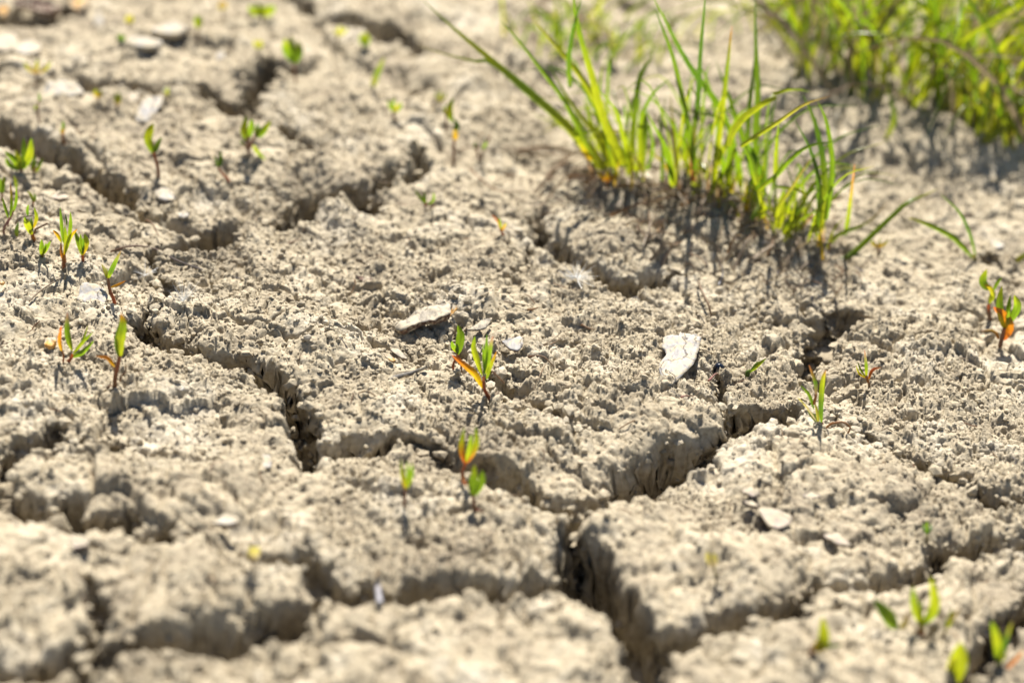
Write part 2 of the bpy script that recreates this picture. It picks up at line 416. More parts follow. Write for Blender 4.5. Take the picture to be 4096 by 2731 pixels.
# bits fallen into the cracks and along their lips
inside_pts = np.argwhere((gap < 0.0008) & (X > -0.29) & (X < 0.29) & (Y > 0.5) & (Y < 1.17))
for q in rng.choice(len(inside_pts), 5500):
    j, i = inside_pts[q]; r = 0.0006 + 0.0025 * rng.random() ** 2.4
    VV.append(lump_verts(r) + np.array([XX[j, i], YY[j, i], Z[j, i] + r * 0.35])); FF.append(ICO_F + n); n += 12
crumbs = bpy.data.objects.new('crumbs', raw_mesh('crumbs', np.concatenate(VV), np.concatenate(FF), [MUD]))
COL.objects.link(crumbs); crumbs.parent = ground; crumbs['kind'] = 'stuff'
lump_meshes = [raw_mesh('clod', lump_verts(1.0), ICO_F, [MUD]) for _ in range(14)]
# bigger clods that can be picked out one by one
CLODS = [(1000,745,3.2),(975,705,2.6),(930,760,2.2),(1075,700,4.0),(1045,690,3.6),(960,800,2.0),(1020,835,2.0),(870,690,2.2),(820,640,2.4),(690,700,2.2),
         (1130,760,2.6),(1160,790,3.0),(465,668,2.6),(495,665,2.8),(470,690,3.2),(120,585,3.0),(60,600,2.4),(30,640,2.2),(250,710,2.2),(1500,1080,3),(1540,1090,2.8),
         (1300,1180,2.4),(1330,1165,2.2),(1265,1205,2.6),(1395,1205,2.0),(1290,1225,2.4),(1960,640,3.4),(2010,610,3.0),(2080,640,2.8),(1850,700,2.6),(2200,720,2.4),
         (340,470,3.2),(300,450,2.4),(240,430,2.2),(770,540,2.4),(1090,650,2.2),(1200,660,2.0),(1700,700,2.4),(2120,1000,3.2),(2200,960,2.6),(2260,1010,3.0),
         (2070,990,2.2),(640,700,1.9),(560,690,2.0),(720,760,1.8),(330,660,2.0),(410,720,2.0),(1150,1010,2.2),(1080,980,2.0),(1250,1060,2.4),(1190,1050,2.2)]
for fx, fy, mm in CLODS:
    for k in range(3):
        p = hit((fx + (rng.normal(0, 22) if k else 0)) * FS, (fy + (rng.normal(0, 12) if k else 0)) * FS)
        r = mm / 1000 * 0.62 * (1 if k == 0 else rng.uniform(0.4, 0.8))
        o = bpy.data.objects.new('clod', lump_meshes[rng.integers(14)])
        o.location = (p[0], p[1], height(p[0], p[1]) + r * 0.25); o.scale = (r, r, r)
        o.rotation_euler = (rng.uniform(-.3, .3), rng.uniform(-.3, .3), rng.uniform(0, 6.28))
        COL.objects.link(o); o.parent = ground

# ------------------------------------------------------------------ plant materials
def leaf_material(name, rough, spec, trans):
    m, nt, b = new_mat(name)
    at = N(nt, 'ShaderNodeAttribute', attribute_name='tint')
    n1 = noise_node(nt, 260, 4, 0.6)
    r1 = ramp(nt, n1.outputs[0], [(0.3, (0.78, 0.80, 0.75)), (0.7, (1.15, 1.12, 1.1))])
    mx = N(nt, 'ShaderNodeMix', data_type='RGBA', blend_type='MULTIPLY'); mx.inputs[0].default_value = 1.0
    nt.links.new(at.outputs['Color'], mx.inputs[6]); nt.links.new(r1.outputs[0], mx.inputs[7])
    dk = N(nt, 'ShaderNodeMix', data_type='RGBA', blend_type='MULTIPLY'); dk.inputs[0].default_value = 1.0
    dk.inputs[7].default_value = (0.42, 0.42, 0.5, 1)
    nt.links.new(mx.outputs[2], dk.inputs[6]); nt.links.new(dk.outputs[2], b.inputs['Base Color'])
    b.inputs['Roughness'].default_value = rough; b.inputs['Specular IOR Level'].default_value = spec
    tr = N(nt, 'ShaderNodeBsdfTranslucent'); nt.links.new(mx.outputs[2], tr.inputs['Color'])
    ms = N(nt, 'ShaderNodeMixShader'); ms.inputs[0].default_value = trans
    nt.links.new(b.outputs[0], ms.inputs[1]); nt.links.new(tr.outputs[0], ms.inputs[2])
    nt.links.new(ms.outputs[0], nt.nodes['Material Output'].inputs['Surface'])
    return m
LEAF = leaf_material('seedling_leaf', 0.42, 0.5, 0.62)
GRASS = leaf_material('grass_blade', 0.28, 0.6, 0.60)
STEM = leaf_material('plant_stem', 0.5, 0.4, 0.15)
DRY = leaf_material('dry_straw', 0.6, 0.35, 0.25)
C = {'g': (0.20, 0.325, 0.010), 'y': (0.42, 0.47, 0.012), 'dg': (0.09, 0.19, 0.012), 'o': (0.66, 0.24, 0.01), 'yo': (0.66, 0.40, 0.01),
     'r': (0.75, 0.16, 0.03), 'rs': (0.50, 0.17, 0.06), 'br': (0.36, 0.20, 0.10), 'd': (0.50, 0.39, 0.24), 'do': (0.44, 0.25, 0.11), 'pk': (0.55, 0.25, 0.20),
     'gr': (0.30, 0.27, 0.24), 'oy': (0.55, 0.50, 0.05), 'w': (0.8, 0.8, 0.78)}
def mixc(a, b, t): return tuple(a[i] + (b[i] - a[i]) * t for i in range(3))
def on_depth(px, py, y):
    d = ray(px, py); t = y / d[1]
    return np.array([0, 0, CAMZ]) + d * t, t
def catmull(P, m):
    P = np.asarray(P, float)
    if len(P) == 2: P = np.stack([P[0], P[0] * 0.5 + P[1] * 0.5, P[1]])
    Q = np.vstack([2 * P[0] - P[1], P, 2 * P[-1] - P[-2]]); out = []
    for u in np.linspace(0, len(P) - 1, m):
        i = min(int(u), len(P) - 2); t = u - i
        a, b, c, d = Q[i], Q[i + 1], Q[i + 2], Q[i + 3]
        out.append(0.5 * (2 * b + (c - a) * t + (2 * a - 5 * b + 4 * c - d) * t * t + (3 * b - a - 3 * c + d) * t ** 3))
    return np.array(out)
def set_tint(me, cols):
    ca = me.color_attributes.new('tint', 'FLOAT_COLOR', 'POINT')
    ca.data.foreach_set('color', np.hstack([np.asarray(cols), np.ones((len(cols), 1))]).astype(np.float32).ravel())
def strip_mesh(name, P, halfw, roll, fold, cols, mat, m):
    """a leaf or blade: five points across, folded along its midrib"""
    T = np.gradient(P, axis=0); T /= np.linalg.norm(T, axis=1)[:, None] + 1e-12
    view = P - np.array([0, 0, CAMZ]); view /= np.linalg.norm(view, axis=1)[:, None]
    S = np.cross(T, view); S /= np.linalg.norm(S, axis=1)[:, None] + 1e-9
    Nn = np.cross(S, T)
    ca, sa = math.cos(roll), math.sin(roll)
    S2 = S * ca + Nn * sa; N2 = -S * sa + Nn * ca
    rows = []
    for c, f in ((-1, 1.0), (-0.5, 0.35), (0, 0), (0.5, 0.35), (1, 1.0)):
        rows.append(P + S2 * (halfw[:, None] * c) + N2 * (halfw[:, None] * fold * f))
    V = np.stack(rows, 1).reshape(-1, 3)
    F = [(i * 5 + j, i * 5 + j + 1, (i + 1) * 5 + j + 1, (i + 1) * 5 + j) for i in range(m - 1) for j in range(4)]
    me = raw_mesh(name, V, F, [mat], True)
    edge = (0.95, 1.05, 0.72, 1.05, 0.95)
    set_tint(me, [tuple(v * edge[j] for v in cols[i]) for i in range(m) for j in range(5)])
    return me
def tube_mesh(name, P, rad, cols, mat, sides=6):
    P = np.asarray(P); m = len(P)
    T = np.gradient(P, axis=0); T /= np.linalg.norm(T, axis=1)[:, None] + 1e-12
    ref = np.array([0.31, 0.7, 0.2]); A = np.cross(T, ref); A /= np.linalg.norm(A, axis=1)[:, None] + 1e-12; B = np.cross(T, A)
    V = []
    for i in range(m):
        for k in range(sides):
            a = 6.2832 * k / sides
            V.append(P[i] + (A[i] * math.cos(a) + B[i] * math.sin(a)) * rad[i])
    F = [(i * sides + k, i * sides + (k + 1) % sides, (i + 1) * sides + (k + 1) % sides, (i + 1) * sides + k) for i in range(m - 1) for k in range(sides)]
    me = raw_mesh(name, V, F, [mat], True)
    set_tint(me, [cols[i] for i in range(m) for _ in range(sides)])
    return me
def thing(name, label, cat, loc, group=None):
    o = bpy.data.objects.new(name, None); COL.objects.link(o)
    o.empty_display_size = 0.005
    o.location = loc; o['label'] = label; o['category'] = cat
    if group: o['group'] = group
    return o
def part(name, me, parent):
    me.transform(__import__('mathutils').Matrix.Translation(-Vector(parent.location)))
    o = bpy.data.objects.new(name, me); COL.objects.link(o); o.parent = parent
    return o
def single(name, me, label, cat, group=None):
    o = bpy.data.objects.new(name, me); COL.objects.link(o)
    o['label'] = label; o['category'] = cat
    if group: o['group'] = group
    return o

def lean_curve(pts, y0, lean, m):
    """photo points of one leaf -> curve standing at ground distance y0, its tip lean metres farther"""
    C2 = catmull(pts, m); out = []; sc_ = []
    for i, (px, py) in enumerate(C2):
        p, t = on_depth(px, py, y0 + lean * (i / (m - 1)) ** 1.4); out.append(p); sc_.append(t / FPX)
    return np.array(out), np.array(sc_)
def colour_run(cols, m):
    k = [C[c] if isinstance(c, str) else c for c in cols]
    if len(k) == 1: return [k[0]] * m
    return [mixc(k[min(int(t * (len(k) - 1)), len(k) - 2)], k[min(int(t * (len(k) - 1)), len(k) - 2) + 1], t * (len(k) - 1) - min(int(t * (len(k) - 1)), len(k) - 2)) for t in np.linspace(0, 1, m)]
def make_leaf(plant, y0, pts, wpx, cols, lean=None, shape='leaf', name='leaf', mat=None, fold=None):
    m = 11
    lean = random.uniform(-0.004, 0.006) if lean is None else lean
    P, s = lean_curve(pts, y0, lean, m)
    u = np.linspace(0, 1, m)
    if shape == 'leaf': pr = np.clip(np.sin(np.pi * np.clip(u, 0, 1) ** 0.8) ** 0.75, 0, 1) * 0.96 + 0.04
    else: pr = (1 - u ** 2.2) * (0.72 + 0.28 * np.minimum(1, u * 5)) + 0.015
    roll = random.uniform(-0.55, 0.55)
    me = strip_mesh(name, P, wpx / 2 * s * pr / math.cos(roll), roll, (random.uniform(0.25, 0.55) if fold is None else fold), colour_run(cols, m), mat or LEAF, m)
    return part(name, me, plant)
def make_stem(plant, y0, pts, wpx, cols, lean=0.0, name='stem', mat=None):
    P, s = lean_curve(pts, y0, lean, 8)
    P[0][2] -= 0.0015
    return part(name, tube_mesh(name, P, wpx * 0.63 * s * np.linspace(1.1, 0.85, 8), colour_run(cols, 8), mat or STEM), plant)

BASES = []
GRP = 'seedlings sprouting from the dry mud'
def seedling(label, base, stems, leaves, cat='seedling', name='seedling'):
    b = hit(*base)
    b[2] = height(b[0], b[1])
    BASES.append(b)
    t = thing(name, label, cat, b, GRP)
    for st in stems: make_stem(t, b[1], st[0], st[1], st[2])
    for lf in leaves: make_leaf(t, b[1], lf[0], lf[1] * 0.93, lf[2])
    return t
def sprout(label, base, top, n, wpx, cols, stemcol=('rs', 'rs'), spread=0.35, stemfrac=0.45, sw=None):
    """a small blurred seedling: short stem, a few upright leaves"""
    bx, by = base; tx, ty = top
    hgt = by - ty
    jx, jy = bx + (tx - bx) * stemfrac * 0.8, by - hgt * stemfrac
    b = hit(*base); b[2] = height(b[0], b[1])
    BASES.append(b)
    t = thing('seedling', label, 'seedling', b, GRP)
    make_stem(t, b[1], [(bx, by), (bx + (jx - bx) * 0.4 + random.uniform(-3, 3), (by + jy) / 2), (jx, jy)], sw or max(6, wpx * 0.35), stemcol)
    for k in range(n):
        f = (k - (n - 1) / 2) / max(1, (n - 1) / 2) if n > 1 else 0
        L = hgt * (1 - stemfrac) * (1 - 0.22 * abs(f) * random.uniform(0.5, 1.3))
        ex = tx + f * hgt * spread; ey = jy - L
        make_leaf(t, b[1], [(jx, jy + 2), ((jx * 0.45 + ex * 0.55) + f * hgt * 0.06, jy * 0.5 + ey * 0.5), (ex, ey)], wpx * random.uniform(1.0, 1.35), cols)
    return t

# ------------------------------------------------------------------ seedlings, each traced where it stands
G, Yg = ('y', 'g', 'g'), ('yo', 'y', 'g')
seedling('sharp green seedling with one long yellow-orange leaf, mid frame beside the step', (1965,1600),
    [([(1966,1602),(1944,1572),(1936,1546),(1934,1508)], 12, ('br','r','rs')), ([(1962,1477),(1985,1500),(2017,1532)], 6, ('br','do'))],
    [([(1931,1505),(1910,1436),(1896,1388),(1900,1344)], 27, ('y','y','g')), ([(1936,1498),(1943,1419),(1948,1336)], 19, ('g','g','dg')),
     ([(1944,1498),(1955,1419),(1972,1342)], 24, ('y','g','g','pk')), ([(1946,1520),(1965,1460),(1987,1405)], 17, ('g','y','o')),
     ([(1938,1500),(1934,1440),(1930,1372)], 11, ('g','g')),
     ([(1930,1555),(1903,1501),(1858,1460),(1806,1418)], 30, ('yo','yo','o','r'))])
seedling('broad-leaved green seedling on two thin red stems, just behind the yellow-leaved one', (1817,1486),
    [([(1817,1487),(1812,1460),(1831,1418)], 8, ('r','rs')), ([(1848,1484),(1842,1450),(1834,1418)], 6, ('br','rs'))],
    [([(1833,1420),(1840,1374),(1843,1336),(1831,1299)], 38, ('g','g','g')), ([(1828,1412),(1813,1388),(1807,1364)], 20, G), ([(1832,1416),(1830,1392),(1826,1370)], 14, ('dg','g'))])
seedling('blurred seedling with olive and red leaves in front of the mid crack', (1854,1917),
    [([(1854,1918),(1850,1890),(1862,1850)], 11, ('br','r'))],
    [([(1862,1855),(1848,1790),(1857,1708)], 26, ('r','o','y','g')), ([(1866,1855),(1905,1780),(1903,1705)], 26, ('r','y','g')), ([(1866,1850),(1882,1790),(1884,1735)], 24, ('y','g'))])
seedling('blurred bright green seedling with a red runner, front edge of the middle plate', (1898,2036),
    [([(1898,2038),(1896,2010),(1890,1975)], 12, ('br','rs')), ([(1900,2030),(1940,2052),(1980,2068)], 6, ('rs','pk'))],
    [([(1888,1985),(1896,1920),(1898,1858)], 36, ('g','g','y')), ([(1894,1985),(1925,1930),(1930,1880)], 32, ('g','g')), ([(1884,1980),(1880,1930),(1886,1890)], 18, ('y','g')),
     ([(1870,1940),(1856,1925),(1850,1900)], 14, ('r','o'))])
seedling('slim blurred seedling with notched green tuft on a brown stem, left of the red-runner one', (1613,2036),
    [([(1613,2038),(1620,1990),(1622,1950)], 10, ('br','rs'))],
    [([(1622,1955),(1612,1900),(1604,1834)], 20, Yg), ([(1624,1955),(1632,1900),(1630,1845)], 17, G), ([(1626,1955),(1646,1900),(1648,1852)], 18, G)])
seedling('pair of long green leaves beside an orange curl, standing on the left front slab', (458,1548),
    [([(458,1550),(462,1500),(476,1440),(480,1420)], 15, ('do','rs','rs')), ([(455,1540),(425,1552),(392,1562)], 8, ('do','rs')), ([(478,1510),(500,1490),(504,1462)], 6, ('do','br'))],
    [([(478,1440),(478,1370),(490,1300),(484,1252)], 40, ('y','y','g','o')), ([(474,1430),(468,1360),(478,1290)], 22, ('g','g','dg')), ([(462,1470),(430,1432),(381,1424)], 17, ('yo','o','o')), ([(460,1500),(450,1470),(430,1440)], 8, ('d','do'))])
seedling('seedling fanning three green leaves and one red-edged orange leaf, left of the paired leaves', (264,1452),
    [([(266,1454),(280,1438),(290,1418)], 11, ('rs','r')), ([(252,1452),(254,1425),(248,1400)], 6, ('r','o'))],
    [([(290,1405),(272,1330),(270,1248)], 26, ('y','g','g','pk')), ([(290,1418),(325,1370),(352,1300)], 13, ('g','g','y')), ([(290,1420),(330,1370),(372,1328)], 16, ('y','g')),
     ([(286,1430),(330,1408),(376,1362)], 22, ('g','g')), ([(250,1410),(240,1360),(246,1302)], 17, ('yo','o','r'))])
seedling('small dark seedling with one raised blade and an orange side leaf, behind the grey flake', (452,1187),
    [([(458,1200),(444,1175),(436,1145),(432,1110)], 11, ('r','rs','br'))],
    [([(432,1118),(452,1070),(484,1002)], 21, ('y','dg','g','br')), ([(430,1115),(424,1085),(406,1055)], 18, ('y','oy')), ([(440,1150),(470,1138),(505,1122)], 11, ('yo','o')), ([(430,1120),(432,1095),(428,1072)], 13, G)])
seedling('tall many-leaved yellow-green seedling in the left cluster', (258,1056),
    [([(258,1058),(256,1040),(255,1015)], 16, ('rs','o'))],
    [([(255,1026),(262,969),(258,900)], 19, Yg), ([(254,975),(247,899),(241,828)], 15, ('g','g','dg')), ([(272,975),(282,905),(282,848)], 16, G), ([(260,1020),(281,953),(309,916)], 17, ('g','y','o')),
     ([(247,972),(230,940),(211,920)], 15, ('y','yo','o')), ([(268,905),(266,880),(262,855)], 7, ('g','dg')), ([(250,1040),(246,1000),(244,965)], 12, ('o','br'))])
seedling('fan-shaped green seedling on a red stem, rightmost of the left cluster', (333,1074),
    [([(333,1076),(332,1050),(330,1018)], 12, ('br','r'))],
    [([(327,1024),(309,962),(300,924)], 20, G), ([(330,1020),(324,975),(322,935)], 16, G), ([(334,1020),(347,969),(338,934)], 25, Yg), ([(332,1020),(334,980),(332,950)], 12, ('dg','g'))])
seedling('low three-leaved green seedling at the edge of the left ridge', (171,1030),
    [([(171,1031),(170,1022),(170,1012)], 9, ('rs','y'))],
    [([(170,1024),(168,990),(166,958)], 22, ('y','g','g')), ([(172,1020),(188,990),(202,964)], 17, G), ([(168,1028),(156,1016),(148,1002)], 15, ('dg','g')), ([(171,1022),(180,995),(184,972)], 12, G)])
seedling('seedling with a wide yellow-green leaf and a dry brown arm, in the left cluster', (140,977),
    [([(140,979),(132,950),(128,935)], 14, ('br','o','rs')), ([(136,920),(160,908),(190,894)], 7, ('do','br')), ([(60,882),(95,868),(132,862)], 6, ('d','d'))],
    [([(128,945),(108,902),(99,868)], 28, ('y','y','g')), ([(134,915),(146,870),(136,828)], 16, Yg), ([(112,866),(110,842),(113,818)], 13, ('dg','g')), ([(132,925),(126,890),(124,865)], 15, ('dg','g'))])
seedling('single slim dark green leaf sprouting at the foot of the left cluster', (72,970),
    [([(72,972),(70,962),(69,948)], 7, ('br','rs')), ([(80,965),(92,955),(104,952)], 6, ('r','o'))], [([(69,950),(66,920),(75,886)], 17, ('y','g','dg'))])
seedling('thin forked seedling with purple stem by the left margin', (19,950),
    [([(22,950),(15,918),(38,872)], 8, ('br','pk')), ([(30,892),(45,868),(56,840)], 5, ('pk','rs'))],
    [([(36,876),(22,829),(9,788)], 13, ('g','g')), ([(40,872),(45,809),(41,728)], 13, ('g','g','rs')), ([(50,858),(65,803),(65,747)], 13, ('g','g'))])
seedling('leafy sprig cut by the left margin, above the purple-stemmed one', (4,806), [([(4,808),(8,790),(9,770)], 7, ('br','rs'))],
    [([(9,775),(10,740),(18,704)], 24, ('g','g','y')), ([(6,775),(0,745),(2,712)], 18, ('g','g'))])
seedling('small slanting yellow-green leaf pair behind the left cluster', (132,832), [([(132,834),(132,820),(134,806)], 7, ('br','rs'))],
    [([(134,812),(124,784),(107,763)], 15, ('g','y')), ([(134,812),(140,790),(134,770)], 12, G)])
seedling('single pale leaf behind the thin forked seedling', (70,772), [([(70,774),(68,765),(66,755)], 5, ('rs','rs'))], [([(66,758),(64,730),(56,702)], 14, ('g','y'))])
seedling('bushy low seedling sprouting inside the upper left crack', (88,700),
    [([(88,702),(86,690),(84,672)], 14, ('br','do'))],
    [([(84,680),(60,640),(18,604)], 30, G), ([(86,680),(70,630),(60,600)], 24, ('y','y')), ([(90,680),(92,610),(94,548)], 26, ('g','g')), ([(94,680),(120,620),(126,552)], 32, ('g','y','g')), ([(84,682),(40,660),(22,630)], 22, ('dg','g'))])
seedling('small yellow-green seedling right of the bushy one in the crack', (141,706), [([(138,708),(136,690),(138,672)], 10, ('br','do'))],
    [([(136,690),(134,655),(140,620)], 20, G), ([(140,690),(158,660),(172,632)], 16, G), ([(140,700),(170,712),(196,700)], 22, ('y','yo')), ([(138,695),(128,670),(132,650)], 12, ('y','g'))])
seedling('two-leaved seedling with a tall wavy brown stem on the upper left plate', (631,730),
    [([(631,732),(634,690),(626,650),(615,608)], 12, ('br','rs','rs'))],
    [([(614,618),(594,560),(602,520),(614,494)], 36, ('g','y','y')), ([(618,615),(630,580),(648,548)], 24, ('dg','g','g'))])
seedling('branching seedling with a broad leafy head near the pit, upper left plate', (996,632),
    [([(996,634),(994,600),(990,560),(1000,545)], 11, ('br','rs')), ([(1000,580),(1012,560),(1022,540)], 7, ('rs','rs')), ([(994,598),(975,582),(966,570)], 6, ('rs','g'))],
    [([(990,562),(975,520),(986,464)], 34, ('g','y','g')), ([(996,560),(1008,510),(1006,478)], 26, ('g','g')), ([(1018,545),(1050,530),(1084,484)], 34, ('g','g','y')), ([(1020,540),(1030,510),(1032,490)], 22, G),
     ([(1012,580),(1030,610),(1062,640)], 18, ('y','g')), ([(976,582),(966,572),(958,562)], 12, ('dg','g'))])
seedling('tiny two-leaved seedling with a trailing red root, between the tall-stemmed and leafy ones', (915,718), [([(918,720),(890,696),(874,668)], 8, ('r','rs'))],
    [([(874,672),(866,650),(858,622)], 13, ('g','g')), ([(876,670),(884,640),(882,602)], 19, ('dg','g'))])
seedling('small reddish seedling on the wall lip above the upper left crack', (262,592), [([(270,610),(252,560),(252,535)], 9, ('br','o'))], [([(252,540),(254,510),(252,484)], 15, ('o','dg','g')), ([(252,545),(246,530),(240,515)], 9, ('rs','g'))])
sprout('hazy three-leaved seedling on the low mud left of the white chips', (140,345), (150,236), 3, 16, ('do','oy','g'), ('do','br'), 0.5)
seedling('thin leggy seedling with drooping leaves above the left crack', (160,500), [([(160,505),(152,450),(155,400)], 7, ('br','rs'))], [([(155,440),(146,425),(138,440)], 12, ('oy','g')), ([(155,410),(158,390),(154,368)], 10, ('g','dg'))])
sprout('stubby seedling with an orange bud right of the big white chip', (393,420), (391,354), 2, 15, ('yo','g'), ('br','do'), 0.3)
sprout('upright narrow seedling left of the paired grey chips', (469,460), (470,362), 2, 13, ('do','y','g'), ('br','do'), 0.12, 0.4)
sprout('faint thin seedling right of the paired grey chips', (672,408), (664,346), 2, 12, ('oy','g'), ('d','do'), 0.2)
sprout('dark little seedling left of the pale stone at the top', (492,184), (474,134), 2, 16, ('dg','g'), ('br','do'), 0.35, 0.3)
sprout('faint seedling behind the two pale stones, upper left', (516,120), (519,58), 2, 18, ('oy','oy'), ('d','do'), 0.2)
sprout('slender green seedling right of the brightest stone, upper left', (788,158), (792,58), 2, 19, ('y','g'), ('do','do'), 0.1)
sprout('dull yellow seedling near the upper rim, left of the far leafy clump', (890,70), (893,2), 2, 18, ('oy','do'), ('d','do'), 0.2)
sprout('hazy leafy clump at the upper rim', (1050,80), (1046,12), 4, 30, ('y','g'), ('do','oy'), 0.75, 0.2)
sprout('hazy yellow seedling above the dark pit', (1044,222), (1028,158), 2, 18, ('y','oy'), ('do','d'), 0.35)
sprout('sturdy dark green seedling at the pit edge', (1182,328), (1166,142), 3, 30, ('g','g','y'), ('do','rs'), 0.14, 0.4, 9)
sprout('faint pale seedling right of the pit-edge one', (1346,175), (1362,104), 3, 14, ('oy','y'), ('d','do'), 0.35)
sprout('short dark-leaved seedling before the far crack', (1462,215), (1454,128), 2, 26, ('dg','y'), ('y','oy'), 0.12, 0.35)
seedling('slanted olive seedling leaning right on the top middle plate', (1495,362), [([(1490,385),(1494,350)], 7, ('do','oy'))], [([(1494,356),(1508,300),(1538,230)], 26, ('oy','g','y')), ([(1494,356),(1490,330),(1500,300)], 12, ('g','oy'))])
seedling('fan of short leaves on a rusty stem, top middle plate', (1580,478), [([(1580,480),(1576,462),(1574,445)], 10, ('br','do'))],
    [([(1572,450),(1558,420),(1550,402)], 13, G), ([(1575,450),(1572,420),(1578,394)], 17, ('g','g')), ([(1580,450),(1600,430),(1604,408)], 16, G), ([(1577,450),(1590,425),(1592,415)], 10, ('yo','y'))])
seedling('tall zigzag seedling with a yellow patch on its stalk', (1815,648), [([(1815,650),(1816,600),(1817,555)], 10, ('br','rs')), ([(1785,520),(1784,470),(1790,440)], 6, ('do','rs'))],
    [([(1817,565),(1822,540),(1818,520)], 22, ('yo','yo')), ([(1818,530),(1826,500),(1812,475)], 26, ('g','dg','g')), ([(1808,490),(1798,440),(1812,392)], 30, ('g','y','g')), ([(1790,470),(1778,440),(1784,418)], 14, ('oy','g'))])
sprout('faint little seedling left of the zigzag one', (1750,440), (1766,360), 3, 11, ('oy','g'), ('d','do'), 0.25)
seedling('tiny dark seedling beside the dry stems, right of the zigzag one', (1915,634), [([(1918,636),(1910,615),(1905,590)], 8, ('br','rs')), ([(1925,625),(1945,580),(1960,545)], 5, ('br','rs'))], [([(1905,600),(1900,585),(1904,565)], 11, ('dg','g')), ([(1932,600),(1940,585),(1945,565)], 14, ('g','g'))])
seedling('open three-leaved seedling on the plate below the hollow crack', (1704,842), [([(1704,844),(1704,825),(1702,810)], 10, ('r','rs')), ([(1708,836),(1725,828),(1740,822)], 6, ('pk','br'))],
    [([(1700,815),(1680,790),(1656,756)], 14, ('g','g')), ([(1702,815),(1696,790),(1700,770)], 17, ('g','g')), ([(1708,818),(1732,800),(1734,770)], 13, ('g','g'))])
seedling('rust-orange sprout left of the black slit', (2009,944), [([(2014,946),(2008,930),(2003,915)], 10, ('r','rs'))], [([(2002,925),(1995,890),(1968,858)], 11, ('o','o','r')), ([(2005,925),(2000,895),(1996,870)], 12, ('y','dg')), ([(2008,925),(2018,905),(2024,892)], 12, ('o','y'))])
seedling('dark-tipped blade seedling on the lip of the right slit, with a curled orange root', (3289,1706),
    [([(3338,1805),(3325,1755),(3300,1722),(3288,1690)], 11, ('br','r','rs')), ([(3300,1702),(3340,1690),(3375,1688),(3402,1712),(3380,1745)], 7, ('o','do','o')), ([(3258,1602),(3262,1590),(3264,1575)], 9, ('o','rs'))],
    [([(3286,1700),(3282,1620),(3290,1520),(3304,1478)], 23, ('g','dg','y','rs')), ([(3264,1582),(3262,1530),(3236,1458)], 17, ('br','dg','rs')), ([(3256,1640),(3236,1580),(3202,1540)], 15, ('dg','g','g')),
     ([(3276,1695),(3250,1660),(3230,1640)], 20, ('g','g')), ([(3270,1690),(3220,1620),(3190,1590)], 9, ('d','oy')), ([(3276,1695),(3270,1650),(3260,1610)], 14, ('oy','oy'))])
seedling('tiny dark-bladed seedling with a red side leaf on the right plate', (3477,1536), [([(3479,1538),(3470,1520),(3464,1500)], 9, ('d','o','rs'))],
    [([(3465,1512),(3464,1460),(3458,1398)], 14, ('y','g','pk')), ([(3464,1510),(3444,1480),(3430,1446)], 9, ('y','g')), ([(3464,1512),(3436,1492),(3424,1460)], 9, ('yo','y')), ([(3474,1518),(3492,1480),(3528,1468)], 14, ('o','r','do'))])
seedling('large seedling with a broad red-orange leaf, right margin', (4005,1372),
    [([(4002,1374),(4010,1345),(4018,1310)], 13, ('br','rs')), ([(3995,1340),(3965,1322),(3924,1325)], 9, ('o','yo','do'))],
    [([(4018,1320),(4002,1220),(4008,1144)], 32, ('y','g','y')), ([(4030,1290),(4032,1230),(4042,1178)], 20, ('g','g')), ([(4034,1300),(4072,1230),(4058,1180)], 34, ('g','g','y')), ([(4022,1320),(4030,1280),(4036,1240)], 16, ('y','g')),
     ([(4006,1365),(4032,1310),(4010,1260),(3974,1228)], 46, ('r','o','o','r')), ([(4030,1330),(4044,1300),(4052,1275)], 16, ('dg','g'))])
seedling('green seedling with a yellow bent leaf, behind the red-orange one', (3960,1285), [([(3962,1288),(3956,1250),(3954,1220)], 14, ('br','br','r'))],
    [([(3958,1215),(3972,1180),(3970,1150)], 26, ('y','y')), ([(3962,1160),(3934,1125),(3946,1078)], 36, ('g','g','y')), ([(3972,1165),(3990,1130),(4008,1108)], 15, ('g','g')), ([(3975,1190),(3960,1150),(3938,1140)], 18, ('y','yo'))])
seedling('tiny bright green leaf pair lying on bare mud beyond the dark pebble', (2993,1492), [([(2990,1490),(2996,1486),(3003,1482)], 15, ('dg','g'))], [([(3000,1488),(3030,1464),(3066,1432)], 18, ('g','y','g')), ([(3000,1486),(3026,1456),(3040,1445)], 10, ('g','g'))])
seedling('blurred yellow leaf standing alone at the lower right', (3248,2620), [([(3244,2622),(3246,2600),(3252,2580)], 14, ('rs','do'))],
    [([(3250,2600),(3290,2560),(3290,2466)], 56, ('yo','y','y')), ([(3262,2590),(3310,2585),(3370,2578)], 18, ('g','dg','g')), ([(3256,2595),(3290,2580),(3318,2560)], 22, ('dg','g'))])
seedling('large leaning green leaf left of the forked pair, lower right', (3592,2516), [([(3600,2535),(3594,2520),(3590,2505)], 12, ('oy','g'))], [([(3592,2512),(3555,2460),(3494,2394)], 58, ('g','g','dg')), ([(3600,2512),(3622,2490),(3632,2450)], 30, ('oy','d'))])
seedling('forked blurred seedling casting a two-pronged shadow, lower right', (3688,2520), [([(3688,2526),(3688,2510),(3688,2490)], 16, ('rs','y'))],
    [([(3684,2505),(3660,2420),(3652,2345)], 34, ('y','g')), ([(3690,2505),(3740,2420),(3724,2306)], 44, ('g','y','y')), ([(3686,2495),(3672,2440),(3690,2400)], 36, ('y','g')), ([(3692,2490),(3738,2450),(3742,2400)], 26, ('g','g'))])
seedling('thin blurred yellow seedling right of the forked one', (3776,2542), [([(3774,2546),(3780,2525),(3786,2500)], 9, ('do','y'))], [([(3784,2515),(3806,2470),(3806,2430)], 26, ('y','y')), ([(3786,2500),(3820,2455),(3840,2425)], 13, ('oy','do'))])
